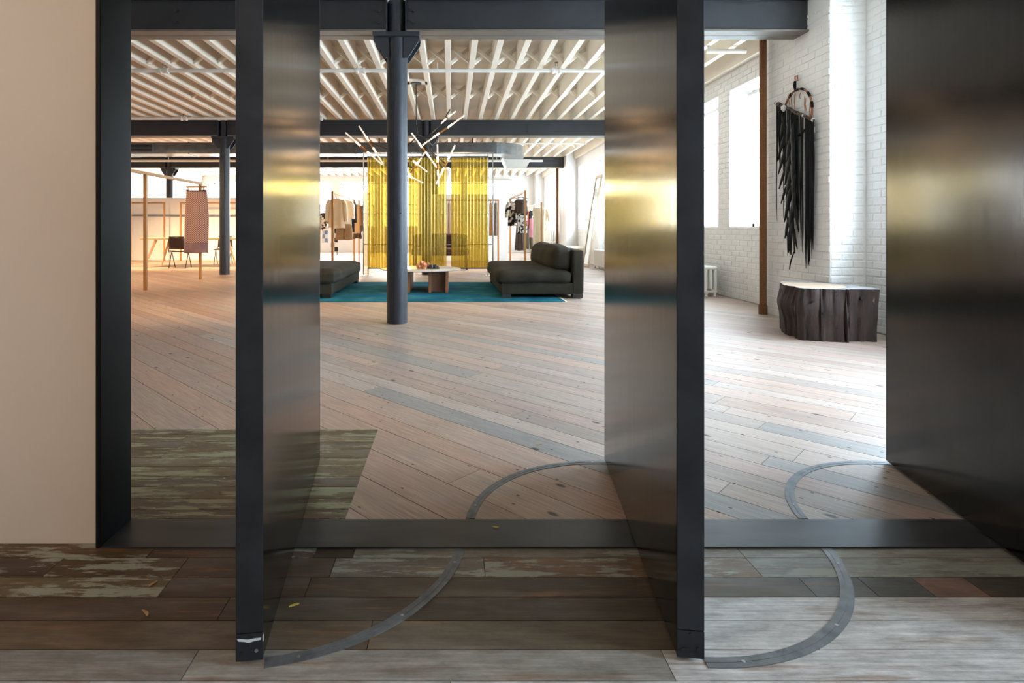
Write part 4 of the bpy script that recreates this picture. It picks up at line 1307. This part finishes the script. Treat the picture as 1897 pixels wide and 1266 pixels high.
# left rack
top('blouse', 'loose cream long sleeved blouse at the front of the left rack', 'blouse', -2.88, 14.22, 1.80, .40, .74, 'cloth_cream', sleeve=.58, seed=1.2, depth=.06, flare=1.05)
top('blouse', 'white blouse tucked just behind the cream blouse on the left rack', 'blouse', -2.72, 14.55, 1.79, .34, .78, 'cloth_white', sleeve=.5, seed=2.2, depth=.05)
trousers('shorts', 'wide taupe shorts hanging below the cream blouse on the left rack', -2.72, 14.40, 1.16, .40, .40, 'cloth_taupe', seed=.6, cat='shorts', flare=1.15)
top('jacket', 'black jacket hanging behind the white blouse on the left rack', 'jacket', -2.72, 15.3, 1.80, .22, .85, 'cloth_black', sleeve=.6, seed=.9, depth=.06)
top('jacket', 'speckled taupe jacket toward the far end of the left rack', 'jacket', -2.69, 16.2, 1.74, .20, .82, 'cloth_taupe', sleeve=.6, seed=2.9, depth=.07)
dress('skirt', 'short dark brown skirt below the taupe jacket', 'skirt', -2.73, 16.5, 1.02, .26, .26, 'cloth_brown', seed=4.4)
top('jacket', 'dark brown jacket nearest the cream partition fin', 'jacket', -2.88, 18.2, 1.80, .22, .82, 'cloth_brown', sleeve=.6, seed=3.9, depth=.07)
# printed pieces by the left door
top('blouse', 'black and white floral blouse next to the left door panel', 'blouse', -4.50, 19.9, 1.62, .30, .62, 'print_floral', sleeve=.4, seed=1.7)
dress('scarf', 'blue plaid scarf hanging under the floral blouse', 'scarf', -4.50, 20.2, 1.03, .22, .46, 'plaid_blue', seed=6.1)
dress('dress', 'black and white checked dress right of the blue plaid scarf', 'dress', -4.22, 20.5, 1.25, .26, 1.02, 'check_black', seed=2.7)
# right rack
hanger(1.75, 14.0, 1.80, .36, 'wooden hanger at the front of the right print rack', 'walnut')
dress('wrap', 'draped grey brown wrap on the front hanger of the right rack', 'wrap', 1.74, 13.98, 1.77, .34, .34, 'cloth_brown', seed=.4)
top('blouse', 'bold black and cream printed blouse on the right rack', 'blouse', 1.62, 14.5, 1.74, .30, .62, 'print_bold', sleeve=.42, seed=3.3)
dress('dress', 'black and white printed dress behind the grey wrap', 'dress', 1.80, 14.2, 1.55, .30, .62, 'print_floral', seed=5.0, flare=.8)
dress('dress', 'long dark grey brown dress on the right rack', 'dress', 1.83, 15.0, 1.52, .20, 1.05, 'cloth_brown', seed=2.0, flare=1.3)
# far right rack
dress('dress', 'long sheer cream dress at the front of the far right rack', 'dress', 3.15, 20.15, 1.80, .48, 1.42, 'cloth_sheer', seed=1.0, depth=.07, flare=.85)
top('blouse', 'pale sheer blouse over the long cream dress', 'blouse', 3.30, 20.4, 1.80, .40, .80, 'cloth_cream', sleeve=.5, seed=4.0)
top('blouse', 'orange red blouse on the far right rack', 'blouse', 2.93, 21.6, 1.75, .22, .55, 'cloth_red', seed=2.4)
top('blouse', 'pink blouse on the far right rack', 'blouse', 3.02, 20.9, 1.45, .22, .70, 'cloth_pink', seed=1.4)
top('blouse', 'black blouse between the pink and orange ones', 'blouse', 3.02, 21.2, 1.74, .20, .66, 'cloth_black', seed=3.4)
trousers('trousers', 'black trousers low on the far right rack', 2.90, 22.2, 1.5, .24, 1.18, 'cloth_black', seed=1.9)
trousers('trousers', 'olive trousers beside the black ones on the far right rack', 3.06, 21.9, 1.2, .26, .92, 'cloth_olive', seed=2.9)
# rack behind the right amber sheet
for px, w, mat, lab in ((909, .09, 'cloth_ochre', 'ochre garment hanging edge on right of the amber sheets'), (918.5, .11, 'cloth_grey', 'grey garment hanging edge on beside the right rack post'), (832, .10, 'cloth_taupe', 'taupe garment seen in the gap between the amber sheets')):
    x = (px - CX) * 17.7 / F
    dress('shirt', lab, 'shirt', x, 17.7, 1.86, w, 1.02, mat, seed=px, depth=.16, flare=1.1)

# the long skirt on its hanger
KY = 11.38
kx = (364 - CX) * KY / F
h = thing('clothes_hanger', 'wooden clip hanger holding the long patterned skirt', 'hanger', (kx, KY, 1.83), 'wooden hangers')
MB().box(kx - .205, kx + .205, KY - .014, KY + .014, 1.86, 1.895).build('bar', 'oak', h, bevel=.006)
MB().tube([(kx + .13, KY, 1.89), (kx + .13, KY, 1.96), (kx + .10, KY, 1.985), (kx + .07, KY, 1.97)], .004, 6).build('hook', 'chrome', h)
for sg in (-1, 1):
    MB().box(kx + sg * .16 - .012, kx + sg * .16 + .012, KY - .02, KY + .02, 1.805, 1.865).build('clip', 'chrome', h)
t = thing('long_skirt', 'long mauve patterned skirt with a dark purple hem band hung from the rack', 'skirt', (kx, KY, .55))
prof = []
for i in range(15):
    k = i / 14
    prof.append((1.81 - 1.26 * k, .205 + .035 * min(1, k * 2.2), .035 + .03 * k, .008 * math.sin(k * 4)))
cloth_tube(kx, KY, prof, 'skirt_print', 'drape', t, 1.1, 8, .16, 48)
MB().tube([(kx - .20, KY - .035, 1.815), (kx - .08, KY - .048, 1.795), (kx + .08, KY - .048, 1.795), (kx + .20, KY - .035, 1.815)], .009, 6).build('waistband', 'cloth_brown', t, smooth=True)

# ================================================================== LONG TABLE AND CHAIRS
t = thing('long_table', 'long pale wooden table with splayed legs at the far left', 'table', (-7.1, 15.78, 0))
MB().box(-8.42, -5.72, 15.28, 16.30, .745, .795).build('top', 'light_wood', t, bevel=.006)
for sx, x, xb in ((-1, -8.05, -8.33), (1, -6.09, -5.81)):
    for y, yb in ((15.42, 15.32), (16.16, 16.26)):
        MB().tube([(x, y, .745), (xb, yb, 0)], [.038, .02], 10).build('leg', 'light_wood', t, smooth=True)
def chair(x, y, rot, label):
    t = thing('school_chair', label, 'chair', (x, y, 0), 'dark plywood chairs at the long table')
    t.rotation_euler.z = rot
    # local: front = +y, back at -y
    m = MB()
    for i in range(7):
        k = i / 6
        z = .50 + .34 * k
        yy = -.21 - .05 * k
        for j in range(9):
            u = j / 8 - .5
            w = .42 * (1 - .10 * k ** 3)
            m.v.append((u * w, yy - .04 + .10 * (2 * u) ** 2 * .5, z))
    m.f = [(i * 9 + j, i * 9 + j + 1, i * 9 + j + 10, i * 9 + j + 9) for i in range(6) for j in range(8)]
    o = m.build('backrest', 'dark_ply', t, smooth=True, local=True); so = o.modifiers.new('t', 'SOLIDIFY'); so.thickness = .012
    m = MB()
    for i in range(7):
        v = i / 6
        for j in range(7):
            u = j / 6 - .5
            m.v.append((u * .42, -.22 + .44 * v, .455 + .02 * (2 * u) ** 2 - .02 * v * v))
    m.f = [(i * 7 + j, i * 7 + j + 1, i * 7 + j + 8, i * 7 + j + 7) for i in range(6) for j in range(6)]
    o = m.build('seat', 'dark_ply', t, smooth=True, local=True); so = o.modifiers.new('t', 'SOLIDIFY'); so.thickness = .012
    for sg in (-1, 1):
        MB().tube([(sg * .21, -.20, .0), (sg * .215, .0, .43)], .011, 8).build('leg', 'black_metal', t, local=True)
        MB().tube([(sg * .21, .22, .0), (sg * .215, .0, .43)], .011, 8).build('leg', 'black_metal', t, local=True)
        MB().tube([(sg * .215, .18, .43), (sg * .215, -.2, .43), (sg * .205, -.24, .52)], .010, 8).build('side_rail', 'black_metal', t, local=True)
    MB().tube([(-.215, .0, .43), (.215, .0, .43)], .010, 8).build('stretcher', 'black_metal', t, local=True)
chair(-7.22, 15.05, .08, 'dark plywood chair on the near side of the long table beside the skirt')
chair(-6.70, 16.62, PI + .15, 'dark plywood chair at the long table partly behind the column')

# ================================================================== RIGHT SIDE: stump, wall hanging, radiators, mirror, bench
t = thing('tree_stump', 'low dark tree stump stool with pale cut top by the brick pilaster', 'stump', (3.54, 5.36, 0))
OUT = [(3.36, 5.76), (3.30, 5.62), (3.24, 5.50), (3.21, 5.38), (3.235, 5.30), (3.19, 5.22), (3.20, 5.13), (3.27, 5.085), (3.34, 5.065), (3.42, 5.05), (3.50, 5.025), (3.545, 5.02), (3.575, 5.055), (3.66, 5.05), (3.75, 5.045), (3.82, 5.04),
       (3.845, 5.10), (3.87, 5.22), (3.89, 5.36), (3.87, 5.48), (3.80, 5.58), (3.72, 5.68), (3.62, 5.78), (3.52, 5.84), (3.43, 5.83)]
def smooth_loop(pts, n):
    out = []; L = len(pts)
    for i in range(n):
        t_ = i / n * L; k = int(t_); u = t_ - k
        p0, p1, p2, p3 = (Vector(pts[(k + j) % L]) for j in (-1, 0, 1, 2))
        out.append(0.5 * ((2 * p1) + (p2 - p0) * u + (2 * p0 - 5 * p1 + 4 * p2 - p3) * u * u + (3 * p1 - p0 - 3 * p2 + p3) * u ** 3))
    return out
NS = 150
loop = smooth_loop(OUT, NS)
cc = Vector((3.54, 5.40))
m = MB(); LV = 16
for i in range(LV + 1):
    k = i / LV; z = .472 * k
    for j, p in enumerate(loop):
        d = (p - cc); a = j / NS * 2 * PI
        g = .012 * mnoise.noise(Vector((j * .55, k * 1.2, 3))) + .010 * mnoise.noise(Vector((j * .21, k * 2.5, 9)))
        crack = -.045 * max(0, mnoise.noise(Vector((j * .38, k * .7, 21))) - .28) * 3
        side = .05 * math.exp(-((k - .62) / .22) ** 2) * max(0, -d.normalized().x) - .03 * (1 - k) * max(0, d.normalized().x) + .035 * max(0, k - .7) * max(0, d.normalized().x)
        q = cc + d * (1 + (g + crack + side) / d.length)
        zz = z if 0 < i < LV else (z if i == LV else 0)
        m.v.append((q.x, q.y, zz))
for i in range(LV):
    for j in range(NS):
        a, b = i * NS + j, i * NS + (j + 1) % NS
        m.f.append((a, b, b + NS, a + NS))
m.f.append(tuple(reversed(range(NS))))
m.build('bark', 'old_bark', t, smooth=True)
tm = MB()
tm.v = [(v[0], v[1], v[2] + .002) for v in m.v[LV * NS:(LV + 1) * NS]] + [(3.54, 5.40, .476)]
tm.f = [(j, (j + 1) % NS, NS) for j in range(NS)]
rim = [(v[0], v[1], v[2]) for v in m.v[LV * NS:(LV + 1) * NS]]
tm.v += rim; tm.f += [(NS + 1 + j, NS + 1 + (j + 1) % NS, (j + 1) % NS, j) for j in range(NS)]
tm.build('cut_top', 'stump_top', t)
rr = random.Random(5)
for k, (px, py) in enumerate(((1547, 541), (1549, 549), (1525, 581), (1597, 553), (1506, 559), (1562, 552), (1548, 567))):
    Y = 5.045; p = at(px, py, Y)
    r = .010 if k != 3 else .018
    MB().tube([(p.x, Y - .008, p.z), (p.x, Y + .03, p.z)], r, 8).build('beetle_hole', 'dark_gap', t)

# wall hanging on the pilaster face
HX = XP - .035
def hp(px, py, out=0.0):
    Y = (HX - out) * F / (px - CX)
    return Vector((HX - out, Y, 1.0 + (HY - py) * Y / F))
t = thing('wall_hanging', 'large black feather and yarn dreamcatcher hanging on the brick pilaster', 'wall hanging', tuple(hp(1472, 510)))
MB().tube([(XP + .0, hp(1473, 148).y, hp(1473, 148).z), hp(1473, 148), hp(1473, 142), hp(1477, 140), hp(1477, 150)], .008, 8).build('hook', 'leather_tan', t, smooth=True)
MB().tube([hp(1473, 150), hp(1472, 158), hp(1473, 167)], [.012, .018, .010], 8).build('knot', 'black_yarn', t, smooth=True)
hc = hp(1477, 209); HR = .252
ring = [Vector((HX, hc.y + HR * math.cos(a), hc.z + HR * math.sin(a))) for a in [2 * PI * k / 48 for k in range(49)]]
MB().tube(ring, .011, 8, caps=False).build('hoop', 'leather_tan', t, smooth=True)
for k in (2, 7, 11, 14, 18, 22, 27, 30, 34, 38, 43):
    MB().tube([ring[k], ring[k + 1], ring[k + 2]], .0145, 8).build('hoop_wrap', 'black_yarn', t, smooth=True)
s0, s1 = hp(1437, 191, .02), hp(1508, 223, .02)
sticks = [s0.lerp(s1, k / 10) + Vector((0, 0, .008 * math.sin(k * 1.9))) for k in range(11)]
MB().tube(sticks, [.020, .021, .024, .019, .018, .017, .018, .016, .015, .014, .012], 8).build('driftwood', 'branch_wood', t, smooth=True)
for u in (.03, .14, .24, .40, .58, .74, .97):
    p = s0.lerp(s1, u); q = s0.lerp(s1, u + .025)
    MB().tube([p, q], .025 if u < .3 else .019, 8).build('binding', 'stone_white' if u in (.03, .74, .97) else 'black_yarn', t)
p = s0.lerp(s1, .30)
MB().lathe([(.004, p.z - .045), (.026, p.z - .02), (.028, p.z + .01), (.006, p.z + .035)], 7, (p.x - .03, p.y)).build('crystal', 'stone_white', t)
rr = random.Random(21)
# leather ties inside the hoop
for px, y0, y1 in ((1452, 195, 215), (1462, 174, 194), (1467, 172, 200), (1473, 172, 203), (1483, 172, 183), (1491, 178, 207), (1493, 182, 205), (1501, 190, 222)):
    a, b = hp(px, y0, .01), hp(px + rr.uniform(-1, 1), y1, .012)
    MB().tube([a, (a + b) / 2 + Vector((-.004, .006, 0)), b], .0042, 5).build('leather_tie', 'leather_tan', t)
# yarn strands
def strand(u, py_end, r, sway=0.0):
    a = s0.lerp(s1, u)
    px = CX + a.x * F / a.y
    e = hp(px + sway, py_end, rr.uniform(.005, .03))
    n = 7; pts = []
    for k in range(n + 1):
        q = k / n
        p = a.lerp(e, q)
        p = Vector((a.x + (e.x - a.x) * min(1, q * 3), p.y + .006 * math.sin(q * 9 + u * 40) * q, p.z))
        pts.append(p)
    MB().tube(pts, [r] * n + [r * .3], 5).build('yarn_strand', 'black_yarn', t, smooth=True)
strand(.035, 410, .006, -.5)
strand(.05, 300, .005, 0)
for k in range(16):
    strand(.26 + .50 * k / 16 + rr.uniform(-.01, .01), rr.uniform(360, 480), rr.uniform(.004, .008), rr.uniform(-2, 2))
for k in range(18):
    strand(.80 + .18 * k / 17, rr.uniform(440, 500), rr.uniform(.006, .010), rr.uniform(-3, 1))
for k in range(7):
    strand(.10 + .2 * k / 7, rr.uniform(250, 330), rr.uniform(.006, .010), rr.uniform(-1, 2))
# feathers cascading on the left
def feather(px, py, L, wdt, ang, out):
    base = hp(px, py, out)
    m = MB(); n = 8
    d = Vector((0, math.sin(ang), -math.cos(ang))); sd = Vector((0, math.cos(ang), math.sin(ang)))
    for k in range(n + 1):
        q = k / n
        w = wdt * (math.sin(PI * min(1, q * .92 + .06)) ** .7) * (1 - .25 * q)
        c = base + d * L * q + sd * (.10 * L * q * q)
        c.x -= .015 * math.sin(PI * q)
        m.v += [tuple(c - sd * w + Vector((.006, 0, 0))), tuple(c - Vector((.004, 0, 0))), tuple(c + sd * w + Vector((.006, 0, 0)))]
    for k in range(n):
        a = 3 * k
        m.f += [(a, a + 1, a + 4, a + 3), (a + 1, a + 2, a + 5, a + 4)]
    o = m.build('feather', 'black_feather', t, smooth=True)
    so = o.modifiers.new('t', 'SOLIDIFY'); so.thickness = .0025
FE = [(1452, 216, .30, .035, .12), (1461, 222, .34, .04, .0), (1468, 228, .32, .04, -.1), (1455, 244, .34, .035, .35), (1464, 250, .36, .045, .1), (1470, 256, .36, .045, -.05),
      (1458, 268, .36, .035, .4), (1465, 280, .38, .045, .2), (1471, 285, .36, .045, .0), (1460, 300, .34, .03, .45), (1467, 308, .38, .045, .2), (1472, 315, .34, .04, .0),
      (1463, 330, .32, .028, .45), (1467, 340, .34, .04, .25), (1471, 346, .34, .04, -.1), (1465, 362, .32, .035, .3), (1469, 372, .34, .04, .1), (1473, 380, .30, .03, -.3),
      (1464, 395, .30, .035, .25), (1468, 405, .32, .035, .0), (1463, 422, .28, .032, .0), (1466, 432, .24, .03, -.05), (1471, 425, .22, .024, -.35), (1471, 466, .22, .012, .30)]
for k, (px, py, L, w, a) in enumerate(FE):
    feather(px, py, L, w, a, .02 + .008 * (k % 3))
MB().tube([hp(1462, 225, .01), hp(1467, 320, .012), hp(1470, 420, .012), hp(1472, 470, .012)], .007, 6).build('feather_cord', 'black_yarn', t)

# radiators
def radiator(x0, x1, y0, n, pitch, h, cols, label):
    t = thing('radiator', label, 'radiator', ((x0 + x1) / 2, y0 + n * pitch / 2, 0), 'white cast iron radiators')
    proto = None
    w = x1 - x0; r = min(.022, pitch * .42)
    cy = y0 + n * pitch / 2
    for k in range(n):
        y = y0 + (k + .5) * pitch
        if proto is None:
            m = MB()
            lx0, lx1 = -w / 2, w / 2
            for c in range(cols):
                x = lx0 + r + (w - 2 * r) * c / (cols - 1)
                m.tube([(x, 0, .07), (x, 0, h - .03)], r, 8)
            for z in (.085, h - .03) + ((h * .52,) if h > .8 else ()):
                m.tube([(lx0, 0, z), (lx0 + .012, 0, z), (lx1 - .012, 0, z), (lx1, 0, z)], [r * .9, r * 1.25, r * 1.25, r * .9], 8)
            proto = m.build('section', 'radiator_paint', t, smooth=True, local=True)
            o = proto
        else:
            o = copy_of(proto, t)
        o.location = (0, y - cy, 0)
    for y in (y0 + .5 * pitch, y0 + (n - .5) * pitch):
        for x in (x0 + .03, x1 - .03):
            MB().lathe([(.016, 0), (.024, .012), (.013, .03), (.022, .05), (.018, .08)], 10, (x, y)).build('foot', 'radiator_paint', t, smooth=True)
    MB().tube([(x0 - .002, y0 - .05, .12), (x0 + .06, y0 - .05, .12), (x0 + .06, y0 + .02, .12)], .014, 8).build('valve', 'chrome', t, smooth=True)
radiator(3.80, 3.985, 8.42, 16, .062, .465, 3, 'low white radiator under the near windows by the middle door')
radiator(3.78, 4.02, 21.6, 16, .085, 1.05, 3, 'tall white radiator far back below the last windows')
radiator(3.82, 4.0, 14.1, 14, .07, .5, 3, 'low white radiator with a chrome valve under the second bay windows')

# leaning mirror
t = thing('leaning_mirror', 'tall narrow mirror leaning on the brick wall by the second windows', 'mirror', (3.9, 15.3, 0))
b0, b1 = Vector((3.74, 15.25, .0)), Vector((4.12, 15.25, 2.52))
ax = (b1 - b0); nrm = Vector((-ax.z, 0, ax.x)).normalized()
wy = .62
def mq(y0, y1, s0_, s1_, n0, n1):
    P = []
    for nn in (n0, n1):
        for ss, yy in ((s0_, y0), (s0_, y1), (s1_, y1), (s1_, y0)):
            p = b0 + ax * ss + nrm * nn; P.append((p.x, 15.25 + yy, max(p.z, 0)))
    return MB().add(P, [(3, 2, 1, 0), (4, 5, 6, 7), (0, 1, 5, 4), (1, 2, 6, 5), (2, 3, 7, 6), (3, 0, 4, 7)])
mq(.0, .05, 0, 1, 0, .045).build('frame_side', 'upholstery_cream', t)
mq(wy - .05, wy, 0, 1, 0, .045).build('frame_side', 'upholstery_cream', t)
mq(.05, wy - .05, 0, .03, 0, .045).build('frame_rail', 'upholstery_cream', t)
mq(.05, wy - .05, .97, 1, 0, .045).build('frame_rail', 'upholstery_cream', t)
mq(.05, wy - .05, .03, .97, .01, .03).build('glass', 'mirror', t)
# cream bench by the wall
t = thing('upholstered_bench', 'cream upholstered bench behind the right sofa near the mirror', 'bench', (3.75, 17.3, 0))
soft_box(3.45, 4.02, 16.9, 18.1, .36, .50, .05, .015, 4, 4, 2.0, .006).build('seat', 'upholstery_cream', t, smooth=True)
for x in (3.50, 3.94):
    for y in (16.95, 18.0):
        MB().box(x, x + .04, y, y + .04, 0, .37).build('leg', 'light_wood', t)

# added warm fill lamp, unseen behind the viewer, to light the cream wall
t = thing('hall_fill_lamp', 'added warm fill globe in the hall, unseen behind the viewer', 'fill lamp', (-2.1, -.6, 2.6))
MB().tube([(-2.1, -.6, 2.78), (-2.1, -.6, ZC)], .006, 6).build('cord', 'black_metal', t)
sph = MB().lathe([(.02, 2.58), (.09, 2.61), (.13, 2.68), (.09, 2.75), (.02, 2.78)], 20, (-2.1, -.6)).build('globe', 'frosted_tube', t, smooth=True)
pl = bpy.data.lights.new('fill_glow', 'POINT'); pl.energy = 48; pl.color = (1.0, .74, .50); pl.shadow_soft_size = .15
plo = bpy.data.objects.new('fill_glow', pl); COL.objects.link(plo); plo.parent = t; plo.location = (0, 0, -.12)
